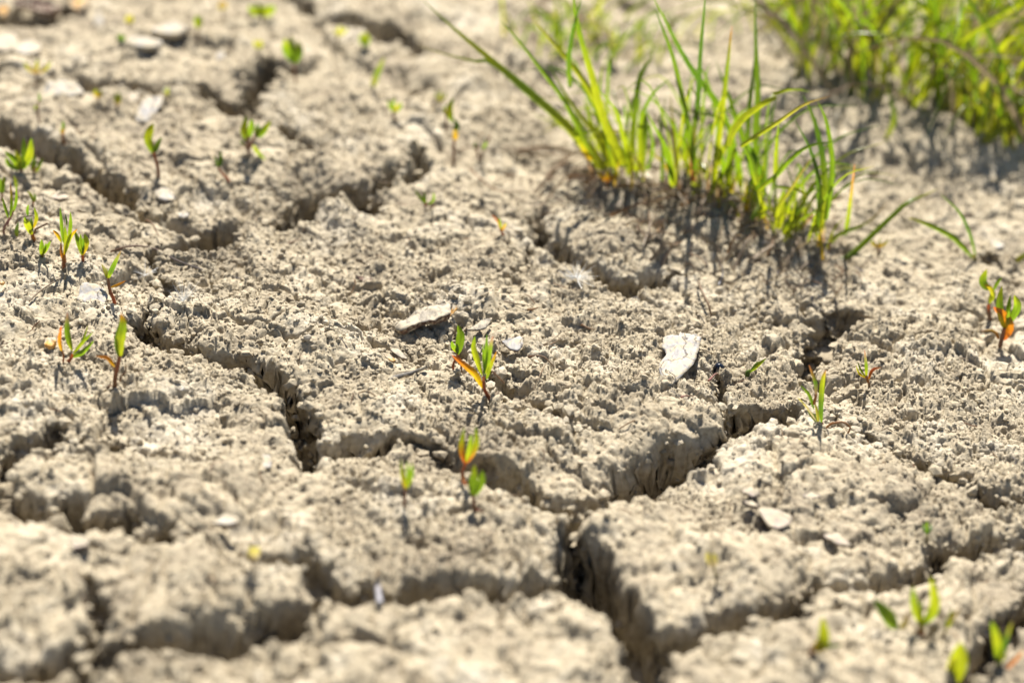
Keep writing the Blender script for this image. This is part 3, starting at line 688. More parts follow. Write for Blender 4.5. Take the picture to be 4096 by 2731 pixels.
seedling('wide out-of-focus yellow leaf cut by the lower frame edge', (3812,2760), [([(3815,2765),(3816,2750),(3818,2735)], 14, ('y','y'))], [([(3814,2750),(3840,2660),(3842,2566)], 84, ('y','y','y')), ([(3806,2750),(3800,2690),(3820,2620)], 40, ('y','oy'))])
seedling('blurred pair of upright leaves in the lower right corner', (3993,2684), [([(3994,2700),(3995,2660),(3994,2620)], 20, ('br','y','g'))],
    [([(3990,2650),(3985,2560),(3966,2482)], 38, ('g','y','g')), ([(3998,2640),(4020,2560),(4048,2486)], 22, ('g','dg','oy')), ([(3996,2660),(4010,2600),(4014,2560)], 30, ('y','g')), ([(4000,2700),(4060,2640),(4096,2600)], 16, ('rs','o'))])
sprout('small faint green sprig on the far right slab before the broken edge', (3709,2175), (3709,2082), 3, 13, ('dg','g'), ('d','oy'), 0.15)
sprout('faint dull sprig beside its dark shadow on the big front slab', (2866,2330), (2842,2200), 2, 24, ('d','oy'), ('d','oy'), 0.2, 0.5)
sprout('out-of-focus yellowish sprig on the left front slab near the hooked crack', (1012,2285), (1018,2176), 2, 26, ('d','oy'), ('d','d'), 0.2, 0.4)
seedling('grassy seedling with two long bent blades, right of the tufts', (3905,1046), [([(3906,1048),(3900,1035),(3896,1020)], 14, ('d','oy'))],
    [([(3900,1040),(3850,985),(3800,940),(3690,888),(3630,872)], 23, ('g','g','g','oy')), ([(3904,1036),(3885,950),(3840,850),(3760,775)], 14, ('g','dg','g'))])
sprout('tiny sprig with an orange tip right of the last tuft', (3512,1020), (3520,950), 3, 11, ('yo','g'), ('rs','rs'), 0.5)
seedling('olive blade sticking in from the right margin', (4052,1050), [([(4050,1052),(4056,1046),(4062,1040)], 7, ('do','oy'))], [([(4056,1046),(4080,1030),(4120,1004)], 24, ('oy','g'))])
sprout('small sprout with orange and green leaves at the foot of the front tuft', (2428,762), (2432,676), 3, 16, ('o','y'), ('rs','o'), 0.5)

# ------------------------------------------------------------------ grass
def T3(x, y): return (2000 + .5867 * x, .5867 * y)
def T4(x, y): return (2996 + .5867 * x, .5867 * y)
def T8(x, y): return (2996 + .5867 * x, 900 + .5867 * y)
def TF(x, y): return (x * FS, y * FS)
GTUFT = 'grass tufts on the cracked mud'
def tuft(label, base):
    b = hit(*base); b[2] = height(b[0], b[1])
    return thing('grass_tuft', label, 'grass', b, GTUFT), b
def blade(t, b, pts, wpx, cols, lean=None, dy=None, name='blade', mat=None):
    y0 = b[1] + (random.uniform(-0.008, 0.008) if dy is None else dy)
    return make_leaf(t, y0, pts, wpx * 1.18, cols, random.uniform(-0.02, 0.025) if lean is None else lean, 'blade', name, mat or GRASS, random.uniform(0.2, 0.6))
BG = ('y', 'g', 'g', 'g')
tA, bA = tuft('front grass tuft with long blades arching far to the left', (2440, 700))
for pts, w, c in [
    ([T3(690,1150),T3(600,1030),T3(430,830),T3(180,600),T3(-60,420),TF(1080,140),TF(960,106)], 28, ('y','y','g','g','oy')),
    ([T3(720,1150),T3(640,1050),TF(1290,275),TF(1200,198),TF(1130,138),TF(1050,72),TF(965,-4)], 32, ('y','y','g','y','g')),
    ([T3(700,1140),T3(600,1000),T3(450,700),T3(300,500),T3(130,280),T3(-10,130)], 20, BG), ([T3(740,1120),T3(640,900),T3(480,690),T3(330,440)], 18, ('y','y','g')),
    ([T3(820,1140),T3(700,800),T3(620,500),T3(560,300),T3(510,80),T3(495,-80)], 26, ('y','y','g','g')), ([T3(850,1130),T3(760,900),T3(600,600),T3(480,430),T3(350,280),T3(200,100)], 24, ('y','y','y','oy')),
    ([T3(885,1180),T3(905,900),T3(930,650),T3(960,500),T3(1030,400),T3(1042,310)], 22, ('y','g','g','y')), ([T3(960,1160),T3(955,900),T3(980,760),T3(1060,620),T3(1170,530)], 18, ('y','g','dg')),
    ([T3(760,1150),T3(700,950),T3(640,880),T3(560,640)], 30, ('y','y','g')), ([T3(800,1150),T3(780,950),T3(720,860),T3(600,740)], 32, ('y','y','y')), ([T3(640,1080),T3(560,960),T3(500,880)], 34, ('yo','y','g')),
    ([T3(920,1170),T3(840,950),T3(790,760),T3(660,600)], 18, ('y','g')), ([T3(940,1170),T3(960,1000),T3(990,800),T3(1010,740)], 26, ('y','g','g')), ([T3(1000,1160),T3(1040,1000),T3(1000,800)], 14, ('g','g')),
    ([T3(560,900),T3(700,900),T3(850,895),T3(990,920)], 9, ('g','oy','dg')), ([T3(480,600),T3(470,400),T3(500,200),T3(560,-20)], 18, ('g','dg','dg')), ([T3(860,1150),T3(850,980),T3(900,700),T3(1010,440)], 12, ('g','g'))]:
    blade(tA, bA, pts, w, c)
tB, bB = tuft('middle grass tuft with tall upright blades and a dark stem, behind the shaded block', (2830, 760))
for pts, w, c in [
    ([T3(1450,1260),T3(1470,1080),T3(1500,850),T3(1530,600),T3(1560,350),T3(1582,170)], 24, ('y','y','y','g','o')), ([T3(1320,1240),T3(1310,1000),T3(1350,700),T3(1365,400),T3(1390,100),T3(1404,-80)], 20, ('rs','dg','dg','dg')),
    ([T3(1600,1000),T3(1500,740),T3(1350,540),T3(1230,350),T3(1130,150),T3(1020,-60)], 22, ('g','dg','g')), ([T3(1330,1160),T3(1290,900),T3(1230,620),T3(1180,400),T3(1110,200),T3(1050,50)], 20, ('g','g','dg')),
    ([T3(1200,1260),T3(1150,1050),T3(1060,880),T3(1000,760)], 14, BG), ([T3(1740,1100),T3(1750,850),T3(1760,600),T3(1745,300),T3(1738,-60)], 24, ('g','g','dg')), ([T3(1690,1000),T3(1700,750),T3(1730,500),T3(1755,200)], 18, ('g','dg')),
    ([T3(1460,1180),T3(1540,1000),T3(1590,870),T3(1640,780),T3(1700,735)], 20, ('y','g')), ([T3(1800,1340),T3(1720,1180),T3(1670,1000),T3(1570,700),T3(1470,410)], 30, ('g','g','dg')),
    ([T3(1760,1300),T3(1730,1150),T3(1690,1030),T3(1660,940)], 52, ('g','dg','g')), ([T3(1590,900),T3(1480,800),T3(1330,770),T3(1260,750)], 12, ('dg','g','d')), ([T3(1200,1150),T3(1180,900),T3(1160,620)], 12, ('oy','oy')),
    ([T3(1100,1240),T3(1110,1000),T3(1090,830),T3(1140,640)], 14, ('g','g')), ([T3(1250,1100),T3(1260,920),T3(1290,800)], 16, BG), ([T3(1560,1280),T3(1560,1100),T3(1600,900),T3(1640,820)], 22, BG),
    ([T3(1180,1280),T3(1160,1150),T3(1100,960)], 20, BG), ([T3(1330,1150),T3(1400,1190),T3(1480,1140)], 14, ('y','y')), ([T3(1500,1260),T3(1520,1120),T3(1500,1000)], 16, BG), ([T3(1640,1280),T3(1620,1100),T3(1590,960)], 24, BG),
    ([T3(1560,1300),T3(1580,1100),T3(1610,980)], 18, ('y','y')), ([T3(1400,1180),T3(1370,1100),T3(1400,1020)], 16, ('y','y'))]:
    blade(tB, bB, pts, w, c)
tC, bC = tuft('right grass tuft with arching blades and splayed low shoots', (3130, 960))
for pts, w, c in [
    ([T3(1560,1000),T3(1590,900),T3(1700,770),T3(1880,660),T4(150,650),T4(300,608),T4(425,630)], 24, ('y','y','y','g')), ([T4(-60,1000),T4(60,920),T4(200,830),T4(380,710),T4(565,655)], 17, ('y','y','oy','do')),
    ([T4(470,1580),T4(480,1350),T4(460,1150),T4(400,980),T4(305,810)], 18, ('g','dg','dg')), ([T4(490,1560),T4(510,1200),T4(450,850),T4(365,640)], 24, ('y','dg','g')), ([T4(520,1500),T4(565,1150),T4(530,850),T4(468,690)], 20, ('g','g','g')),
    ([T4(660,1600),T4(690,1400),T4(722,1110)], 15, ('g','y','r')), ([T8(470,260),T8(640,230),T8(760,140),T4(1050,1400),T4(1170,1340),T4(1295,1285)], 22, ('y','g','g','oy')),
    ([T8(475,255),T8(580,90),T8(700,30),T8(830,-30),T4(960,1360)], 15, ('y','g','do')), ([T8(475,250),T8(560,190),T8(620,100),T4(690,1500)], 22, ('y','g')),
    ([T4(180,1230),T4(190,1000),T4(205,820)], 16, ('y','g')), ([T4(150,1240),T4(270,1100),T4(400,1000),T4(600,960)], 18, BG), ([T4(60,1300),T4(200,1180),T4(280,1080)], 16, BG), ([T4(180,1430),T4(290,1280),T4(420,1080)], 13, ('y','oy','do')),
    ([T4(180,1270),T4(340,1300),T4(410,1370)], 12, ('g','oy')), ([T4(280,1560),T4(330,1440),T4(480,1340)], 18, ('y','g','d')), ([T4(200,1560),T4(220,1400),T4(240,1280)], 32, ('y','y','g')), ([T4(60,1500),T4(100,1420),T4(60,1300)], 28, ('y','y')),
    ([T4(20,1500),T4(70,1380),T4(-20,1240)], 18, ('g','y')), ([T4(440,1590),T4(470,1480),T4(430,1400)], 26, ('y','y','g')), ([T4(250,1600),T4(300,1500),T4(420,1480)], 18, ('y','y')), ([T4(120,1420),T4(60,1470),T4(20,1500)], 20, ('y','y')),
    ([T4(230,1590),T4(300,1470),T4(330,1380)], 20, BG), ([T4(60,1260),T4(20,1100),T4(-40,980)], 24, BG)]:
    blade(tC, bC, pts, w, c)
# further long blades of each tuft, fanning out and drooping
for t, b, x0, x1, y0, y1, n_, lean in ((tA, bA, 2360, 2580, 640, 700, 16, -0.4), (tB, bB, 2690, 3060, 690, 830, 26, 0.2), (tC, bC, 3000, 3280, 850, 960, 20, 0.7)):
    for k in range(n_):
        px = random.uniform(x0, x1); f = (px - x0) / (x1 - x0); py = y0 + (y1 - y0) * f + random.uniform(-70, 40)
        hgt = random.uniform(220, 560) * (1 - 0.35 * (lean > 0.3)); dx = random.gauss(lean, 0.5) * hgt; droop = random.uniform(0, 0.6)
        g = hit(px, py)
        make_leaf(t, g[1], [(px, py + 6), (px + dx * 0.2, py - hgt * 0.45), (px + dx * 0.6, py - hgt * (0.85 - droop * 0.15)), (px + dx * 1.1, py - hgt * (1.05 - droop))], random.uniform(7, 14),
                  random.choice([('y','g','g'),('y','g','dg'),('g','dg'),('y','y','g'),('y','g','oy')]), random.uniform(-0.03, 0.03), 'blade', 'blade', GRASS)
# short shoots crowding the roots
for t, b, x0, x1, y0, y1, n_ in ((tA, bA, 2330, 2580, 640, 730, 14), (tB, bB, 2650, 3060, 690, 860, 30), (tC, bC, 2980, 3330, 830, 1010, 24)):
    for k in range(n_):
        px = random.uniform(x0, x1); f = (px - x0) / (x1 - x0); py = y0 + (y1 - y0) * f + random.uniform(-60, 55)
        hgt = random.uniform(50, 170); dx = random.gauss(0.1, 0.8) * hgt
        g = hit(px, py)
        make_leaf(t, g[1], [(px, py + 6), (px + dx * 0.35, py - hgt * 0.55), (px + dx, py - hgt)], random.uniform(8, 15), random.choice([('y','g'),('y','y'),('yo','y'),('d','oy'),('do','d')]), random.uniform(-0.01, 0.01), 'blade', 'blade', GRASS)
# dead leaves and roots lying at the foot of the tufts
for t, b, spots in ((tA, bA, [((2150,760),(2310,665)),((2400,790),(2520,700)),((2060,640),(2350,655)),((2330,740),(2520,720)),((2440,800),(2720,790)),((2380,745),(2460,690))]),
                    (tB, bB, [((2700,700),(2745,825)),((2745,815),(2870,765)),((2560,790),(2700,805)),((2880,830),(3010,838)),((2600,930),(2690,955)),((2640,1010),(2700,960)),((2530,930),(2590,880))]),
                    (tC, bC, [((3000,900),(3080,895)),((3060,1010),(3130,930)),((2920,1030),(3000,960)),((3150,1040),(3210,960)),((3240,1030),(3330,960)),((3000,800),(3040,920)),((3100,860),(3180,900))])):
    for (a, c) in spots:
        for k in range(4):
            o1, o2 = random.uniform(-70, 70), random.uniform(-60, 55)
            p = hit(a[0] + o1, a[1] + o2); q = hit(c[0] + o2, c[1] - o1 * 0.4)
            p[2] = height(p[0], p[1]) + 0.0012; q[2] = height(q[0], q[1]) + 0.002 + random.uniform(0, 0.004)
            mid = (p + q) / 2; mid[2] = max(mid[2], height(mid[0], mid[1])) + random.uniform(0.001, 0.004)
            P = catmull([p, mid, q], 9)
            col = random.choice([('d', 'd'), ('do', 'd'), ('d', 'd'), ('d', 'do')])
            part('dry_blade', strip_mesh('dry_blade', P, np.linspace(1, 0.3, 9) * random.uniform(0.0006, 0.0011), random.uniform(-1, 1), 0.4, colour_run(col, 9), DRY, 9), t)
# far tufts: dense, out of focus
def wild_tuft(label, base, nblades, spread, hmin, hmax, wmm, lean_x=0.0):
    t, b = tuft(label, base)
    for k in range(int(nblades * 1.05)):
        a = random.uniform(0, 6.283); rr = spread * math.sqrt(random.random())
        x = b[0] + rr * math.cos(a) * 1.3; y = b[1] + rr * math.sin(a) * 0.8
        z = height(x, y) - 0.002
        hgt = random.uniform(hmin, hmax) * (1.25 if hmax > 0.05 else 1.0); dirx = random.gauss(lean_x, 0.65); diry = random.gauss(-0.15, 0.5)
        droop = random.uniform(0.0, 0.75)
        P = [(x, y, z), (x + dirx * hgt * 0.25, y + diry * hgt * 0.25, z + hgt * 0.5), (x + dirx * hgt * 0.65, y + diry * hgt * 0.6, z + hgt * (0.9 - droop * 0.2)), (x + dirx * hgt * 1.15, y + diry * hgt, z + hgt * (1.1 - droop))]
        P = catmull(P, 9); u = np.linspace(0, 1, 9)
        w = wmm / 1000 * random.uniform(0.6, 1.15) / 2 * ((1 - u ** 2.2) * (0.75 + 0.25 * np.minimum(1, u * 4)) + 0.02)
        dead = random.random() < 0.17
        cols = ('d', 'd', 'do') if dead else random.choice([('y', 'g', 'g'), ('y', 'g', 'dg'), ('y', 'g', 'y'), ('g', 'g', 'dg'), ('y', 'y', 'g'), ('oy', 'y', 'g')])
        part('dry_blade' if dead else 'blade', strip_mesh('blade', P, w, random.uniform(-0.9, 0.9), 0.4, colour_run(cols, 9), DRY if dead else GRASS, 9), t)
    return t
wild_tuft('dense out-of-focus grass tuft nearest the middle of the far patch', (3470, 330), 40, 0.028, 0.03, 0.095, 2.5, -0.15)
wild_tuft('loose grass tuft at the left end of the far patch, behind the upright blades', (3280, 230), 24, 0.022, 0.03, 0.09, 2.4, -0.5)
wild_tuft('grass tuft with pale dead blades in the centre of the far patch', (3660, 350), 42, 0.030, 0.025, 0.08, 2.5, 0.05)
wild_tuft('bushy low grass tuft right of the dead-bladed one, far patch', (3850, 440), 42, 0.026, 0.02, 0.065, 2.5, 0.4)
wild_tuft('grass tuft cut by the right margin, nearest of the far patch', (4060, 540), 40, 0.022, 0.02, 0.065, 2.7, 0.2)
wild_tuft('tall grass tuft behind the bushy one at the right', (3960, 290), 36, 0.034, 0.03, 0.095, 2.5, 0.5)
wild_tuft('grass tuft in the upper right corner of the frame', (4080, 180), 28, 0.030, 0.03, 0.09, 2.5, 0.2)
wild_tuft('grass tuft at the upper rim above the dead-bladed tuft', (3650, 120), 24, 0.040, 0.03, 0.07, 2.4, 0.0)
wild_tuft('bright grass tuft at the upper rim between the upright blades and the far patch', (3230, 60), 34, 0.026, 0.03, 0.07, 2.4, -0.2)
wild_tuft('short splayed tuft between the bushy one and the right margin', (3980, 500), 36, 0.022, 0.015, 0.05, 2.4, 0.1)
wild_tuft('thin grass tuft at the upper rim left of the far patch', (3130, 110), 22, 0.022, 0.02, 0.06, 2.2, -0.2)
wild_tuft('sparse yellowish grass patch behind the front tuft', (2340, 205), 44, 0.034, 0.012, 0.036, 1.8, 0.15)
wild_tuft('thin hazy grass patch at the upper rim behind the middle tuft', (2560, 120), 24, 0.034, 0.012, 0.032, 1.8, 0.4)
for (pts, w, c, base, lb) in [([(3545,560),(3580,470),(3560,380),(3555,330)], 22, ('y','g','g'), (3548,562), 'lone broad blade on shaded mud before the far patch'),
                          ([(3590,470),(3660,485),(3760,530),(3900,610)], 26, ('oy','y','g','dg'), (3595,472), 'blade lying across the shaded mud before the far patch'),
                          ([(3900,560),(3940,450),(3960,330),(3990,180)], 22, ('y','dg','dg'), (3902,560), 'tall dark upright blade before the grass at the right'),
                          ([(3930,570),(4000,500),(4060,430),(4110,400)], 44, ('y','y','g'), (3940,572), 'broad yellow-green blade leaning right by the right margin')]:
    b = hit(*base); b[2] = height(b[0], b[1])
    t = thing('grass_shoot', lb, 'grass', b); make_leaf(t, b[1], pts, w, c, 0.01, 'blade', 'blade', GRASS)
    make_stem(t, b[1], [pts[0], ((pts[0][0] * .7 + pts[1][0] * .3), (pts[0][1] * .7 + pts[1][1] * .3))], w * 0.45, ('oy', 'y'))

# fine litter: dead fibres and scraps too small to pick out
VV, FF, CC, n = [], [], [], 0
tufts_xy = [(bA[0], bA[1]), (bB[0], bB[1]), (bC[0], bC[1])]
for k in range(1300):
    if k < 420:
        g = tufts_xy[k % 3]; x = g[0] + rng.normal(0, 0.022); y = g[1] + rng.normal(-0.012, 0.018)
    else:
        y = rng.uniform(0.52, 1.15); x = rng.uniform(-0.28, 0.28)
    L = rng.uniform(0.0015, 0.0075) * (1.5 if k < 420 else 1); a = rng.uniform(0, 6.283); r = rng.uniform(0.00010, 0.00030)
    d = np.array([math.cos(a), math.sin(a), 0]) * L / 2; s_ = np.array([-math.sin(a), math.cos(a), 0]); bend = rng.normal(0, 0.25)
    pts = [np.array([x, y, 0]) - d, np.array([x, y, 0]) + s_ * L * bend * 0.5, np.array([x, y, 0]) + d]
    col = C[['d', 'd', 'do', 'd', 'gr', 'br'][rng.integers(6)]]
    for q, p in enumerate(pts):
        p[2] = height(p[0], p[1]) + r + (0.0012 if q == 1 else 0.0004) + (rng.uniform(0, 0.003) if k < 420 else 0)
        for e in (s_, -s_ * 0.5 + np.array([0, 0, 0.87]), -s_ * 0.5 - np.array([0, 0, 0.87])): VV.append(p + e * r); CC.append(col)
    for q in (0, 3):
        for m_ in range(3): FF.append((n + q + m_, n + q + (m_ + 1) % 3, n + q + 3 + (m_ + 1) % 3, n + q + 3 + m_))
    n += 9
lit = bpy.data.objects.new('litter', raw_mesh('litter', VV, FF, [DRY])); set_tint(lit.data, CC)
COL.objects.link(lit); lit.parent = ground; lit['kind'] = 'stuff'

# crumbs pushed up round every stem
VV, FF, n = [], [], 0
for b in BASES:
    for k in range(16):
        a = rng.uniform(0, 6.283); d = abs(rng.normal(0, 0.0022)) + 0.0004; r = rng.uniform(0.0004, 0.0011)
        x = b[0] + d * math.cos(a); y = b[1] + d * math.sin(a)
        VV.append(lump_verts(r) + np.array([x, y, height(x, y) + r * 0.3])); FF.append(ICO_F + n); n += 12
col_ = bpy.data.objects.new('crumbs', raw_mesh('crumbs', np.concatenate(VV), np.concatenate(FF), [MUD]))
COL.objects.link(col_); col_.parent = ground; col_['kind'] = 'stuff'

# ------------------------------------------------------------------ chips of bark, stones, straw and seed fluff on the mud
def bark_material(name, lo, mid, hi, scale=160, bump=0.5, dust=0.4):
    m, nt, b = new_mat(name)
    tc = N(nt, 'ShaderNodeTexCoord'); mp = N(nt, 'ShaderNodeMapping'); mp.inputs['Scale'].default_value = (1.0, 0.35, 1.0)
    mp.inputs['Rotation'].default_value = (0, 0, 0.9)
    nt.links.new(tc.outputs['Object'], mp.inputs['Vector'])
    n = N(nt, 'ShaderNodeTexNoise'); n.inputs['Scale'].default_value = scale * 4; n.inputs['Detail'].default_value = 8; n.inputs['Roughness'].default_value = 0.7
    nt.links.new(mp.outputs[0], n.inputs['Vector'])
    r = ramp(nt, n.outputs[0], [(0.30, lo), (0.48, mid), (0.70, hi)])
    du = noise_node(nt, 330, 5, 0.65); dr = ramp(nt, du.outputs[0], [(0.50 - dust * 0.12, (0, 0, 0)), (0.60 - dust * 0.12, (1, 1, 1))])
    mxd = N(nt, 'ShaderNodeMix', data_type='RGBA'); mxd.inputs[7].default_value = (0.40, 0.345, 0.255, 1)
    nt.links.new(dr.outputs[0], mxd.inputs[0]); nt.links.new(r.outputs[0], mxd.inputs[6])
    nt.links.new(mxd.outputs[2], b.inputs['Base Color']); b.inputs['Roughness'].default_value = 0.8
    b.inputs['Specular IOR Level'].default_value = 0.3
    bp = N(nt, 'ShaderNodeBump'); bp.inputs['Strength'].default_value = bump; bp.inputs['Distance'].default_value = 0.0006
    nt.links.new(n.outputs[0], bp.inputs['Height']); nt.links.new(bp.outputs[0], b.inputs['Normal'])
    return m
def crackle(m):
    nt = m.node_tree; b = nt.nodes['Principled BSDF']
    src = b.inputs['Base Color'].links[0].from_socket
    tc = N(nt, 'ShaderNodeTexCoord'); nz = N(nt, 'ShaderNodeTexNoise'); nz.inputs['Scale'].default_value = 240
    nt.links.new(tc.outputs['Object'], nz.inputs['Vector'])
    mxv = N(nt, 'ShaderNodeMix', data_type='VECTOR'); mxv.inputs[0].default_value = 0.006
    nt.links.new(tc.outputs['Object'], mxv.inputs[4]); nt.links.new(nz.outputs['Color'], mxv.inputs[5])
    vo = N(nt, 'ShaderNodeTexVoronoi', feature='DISTANCE_TO_EDGE'); vo.inputs['Scale'].default_value = 45
    nt.links.new(mxv.outputs[1], vo.inputs['Vector'])
    r = ramp(nt, vo.outputs['Distance'], [(0.0, (0.25, 0.22, 0.2)), (0.016, (1, 1, 1))])
    mx = N(nt, 'ShaderNodeMix', data_type='RGBA', blend_type='MULTIPLY'); mx.inputs[0].default_value = 1
    nt.links.new(src, mx.inputs[6]); nt.links.new(r.outputs[0], mx.inputs[7]); nt.links.new(mx.outputs[2], b.inputs['Base Color'])
    return m
FLAKE = bark_material('pale_bark', (0.13, 0.122, 0.118), (0.30, 0.288, 0.280), (0.38, 0.365, 0.355))
crackle(FLAKE)
WHITE = bark_material('white_chip', (0.26, 0.24, 0.215), (0.37, 0.35, 0.325), (0.45, 0.43, 0.40), 90, 0.4, 0.8)
PINK = bark_material('pink_chip', (0.30, 0.23, 0.19), (0.35, 0.285, 0.24), (0.42, 0.36, 0.31), 90, 0.4, 0.8)
WOOD = bark_material('weathered_wood', (0.09, 0.075, 0.06), (0.27, 0.24, 0.195), (0.40, 0.36, 0.30))
BROWN = bark_material('brown_bark', (0.04, 0.022, 0.018), (0.10, 0.06, 0.045), (0.18, 0.11, 0.08), 160, 0.5, 0.0)
GREY = bark_material('grey_twig', (0.05, 0.047, 0.042), (0.12, 0.11, 0.10), (0.20, 0.185, 0.165), 160, 0.5, 0.0)
ORANGE = bark_material('orange_crumb', (0.30, 0.14, 0.03), (0.50, 0.27, 0.07), (0.62, 0.38, 0.13), 120, 0.4)
m, nt, b_ = new_mat('glossy_black'); b_.inputs['Base Color'].default_value = (0.006, 0.010, 0.022, 1); b_.inputs['Roughness'].default_value = 0.16
BLACK = m
m, nt, b_ = new_mat('seed_hair'); b_.inputs['Base Color'].default_value = (0.85, 0.85, 0.83, 1); b_.inputs['Roughness'].default_value = 0.35
HAIR = m

def slab_geo(pts, lift, tilt, thick, warp, rings=6, cup=0.0):
    """an irregular flat chip from its outline in the photograph, lying on the mud; returns top and under meshes"""
    O = catmull(list(pts) + [pts[0]], len(pts) * 4 + 1)[:-1]
    cen = O.mean(0); c = hit(*cen); c[2] = sample(BASE_H, c[0], c[1]) + 0.0012 + lift * 0.55; thick = min(thick, 0.0045) * 0.8
    nrm = np.array([tilt[0], tilt[1], 1.0]); nrm /= np.linalg.norm(nrm)
    o = np.array([0, 0, CAMZ]); B = []
    for (px, py) in O:
        d = ray(px, py); t = np.dot(c - o, nrm) / np.dot(d, nrm); B.append(o + d * t)
    B = np.array(B); k = len(B); B += rng.normal(0, 0.00012, B.shape)
    V = [c]
    for r in range(1, rings + 1):
        for i in range(k): V.append(c + (B[i] - c) * (r / rings))
    V = np.array(V)
    sz = np.linalg.norm(B - c, axis=1).max()
    wv = warp * (vnoise(V[:, 0] * 260, V[:, 1] * 260, 5) + 0.5 * vnoise(V[:, 0] * 700, V[:, 1] * 700, 6))
    rr = np.linalg.norm(V - c, axis=1) / sz
    top = V + nrm * (wv + cup * rr ** 2)[:, None]
    bot = V - nrm * (thick - 0 * wv)[:, None]; bot[1:] = c + (bot[1:] - c) * 0.94
    n1 = len(V)
    F = [(0, 1 + i, 1 + (i + 1) % k) for i in range(k)]
    for r in range(rings - 1):
        a = 1 + r * k; b2 = a + k
        for i in range(k):
            j = (i + 1) % k
            F += [(a + i, b2 + i, b2 + j), (a + i, b2 + j, a + j)]
    Ft = np.array(F); Fb = Ft[:, ::-1] + n1
    e = 1 + (rings - 1) * k
    S = []
    for i in range(k):
        j = (i + 1) % k
        S += [(e + i, n1 + e + i, n1 + e + j), (e + i, n1 + e + j, e + j)]
    return np.vstack([top, bot]), Ft, np.array(S), Fb, c
def chip(name, label, cat, pts, mat, under=None, lift=0.0014, tilt=(0, 0), thick=0.0009, warp=0.0003, cup=0.0, group=None):
    V, Ft, S, Fb, c = slab_geo(pts, lift, tilt, thick, warp, cup=cup)
    me = raw_mesh(name, V, np.vstack([Ft, S, Fb]), [mat, under or mat], False)
    idx = np.zeros(len(me.polygons), np.int32); idx[len(Ft):] = 1
    me.polygons.foreach_set('material_index', idx); me.polygons.foreach_set('use_smooth', idx == 0)
    me.transform(__import__('mathutils').Matrix.Translation(-Vector(c)))
    o = single(name, me, label, cat, group); o.location = c
    return o
def T5(x, y): return (.5867 * x, 900 + .5867 * y)
def T6(x, y): return (1000 + .5867 * x, 900 + .5867 * y)
def T7(x, y): return (2000 + .5867 * x, 900 + .5867 * y)
def T9(x, y): return (.5867 * x, 1811 + .5867 * y)
def T1(x, y): return (.5867 * x, .5867 * y)
def T12(x, y): return (2996 + .5867 * x, 1811 + .5867 * y)
def Z1(x, y): return (2550 + x / 3.734, 1270 + y / 3.734)
def Z2(x, y): return (1500 + x / 2.903, 1150 + y / 2.903)
def oval(c, rx, ry, n=9, ang=0.0, jit=0.16):
    return [(c[0] + (math.cos(a) * rx * math.cos(ang) - math.sin(a) * ry * math.sin(ang)) * q, c[1] + (math.cos(a) * rx * math.sin(ang) + math.sin(a) * ry * math.cos(ang)) * q)
            for a, q in ((6.283 * i / n, random.uniform(1 - jit, 1 + jit)) for i in range(n))]
fl = chip('bark_flake', 'large pale grey cracked bark flake lying on the raised middle plate', 'bark',
     [Z1(395,290),Z1(480,270),Z1(600,260),Z1(640,225),Z1(760,235),Z1(880,240),Z1(950,300),Z1(930,400),Z1(890,560),Z1(840,680),Z1(740,800),Z1(620,920),Z1(540,990),Z1(440,1010),Z1(360,930),Z1(330,820),Z1(330,680),Z1(420,570),Z1(430,520),Z1(370,440)],
     FLAKE, BROWN, 0.0068, (0.03, -0.04), 0.0010, 0.0004)
chip('wood_chip', 'long weathered wood chip with dark underside in the hollow behind the seedlings', 'wood chip',
     [Z2(220,470),Z2(260,420),Z2(420,340),Z2(600,240),Z2(770,180),Z2(870,190),Z2(880,240),Z2(860,320),Z2(700,370),Z2(560,385),Z2(420,450),Z2(300,500)], WOOD, BROWN, 0.0072, (-0.10, -0.08), 0.0034, 0.0008)
chip('bark_sliver', 'orange sliver poking up at the right end of the wood chip', 'sliver', [Z2(855,335),Z2(900,270),Z2(950,222),Z2(962,232),Z2(920,290),Z2(880,340)], ORANGE, None, 0.004, (0, -0.5), 0.0006, 0.0001)
chip('bark_flake', 'curled grey bark flake behind the left slab beside the dark seedling', 'bark', [T5(525,515),T5(540,450),T5(560,400),T5(640,405),T5(690,420),T5(725,465),T5(735,500),T5(700,560),T5(650,575),T5(590,550)], FLAKE, BROWN, 0.003, (0.15, -0.25), 0.0012, 0.0005, 0.0012)
chip('bark_flake', 'pale bark scrap with dark edge on the left lip of the raised plate', 'bark', [Z2(1470,625),Z2(1560,590),Z2(1700,575),Z2(1720,620),Z2(1710,690),Z2(1640,735),Z2(1570,720)], FLAKE, BROWN, 0.0022, (0.1, -0.12), 0.0010, 0.0003)
chip('bark_flake', 'small dusty flake between the wood chip and the raised plate', 'bark', [Z2(1070,490),Z2(1180,420),Z2(1330,360),Z2(1350,380),Z2(1290,460),Z2(1160,495)], WOOD, BROWN, 0.0022, (0.1, -0.15), 0.0012, 0.0004)
chip('bark_flake', 'narrow split wood scrap below the wood chip, near the grey twig', 'bark', [Z2(170,690),Z2(230,700),Z2(330,770),Z2(370,820),Z2(310,815),Z2(210,750)], WOOD, BROWN, 0.0024, (-0.2, -0.1), 0.0013, 0.0003)
chip('bark_flake', 'brown scrap beside the split wood scrap', 'bark', [Z2(90,755),Z2(170,790),Z2(240,840),Z2(200,855),Z2(140,820)], ORANGE, BROWN, 0.0018, (-0.1, -0.2), 0.001, 0.0003)
chip('brown_scrap', 'crumpled rust-brown leaf scrap on the gravelly plate left of the wood chip', 'leaf scrap', [T6(720,345),T6(780,350),T6(830,370),T6(885,380),T6(830,400),T6(770,385)], BROWN, BROWN, 0.0018, (0, -0.2), 0.0006, 0.0006)
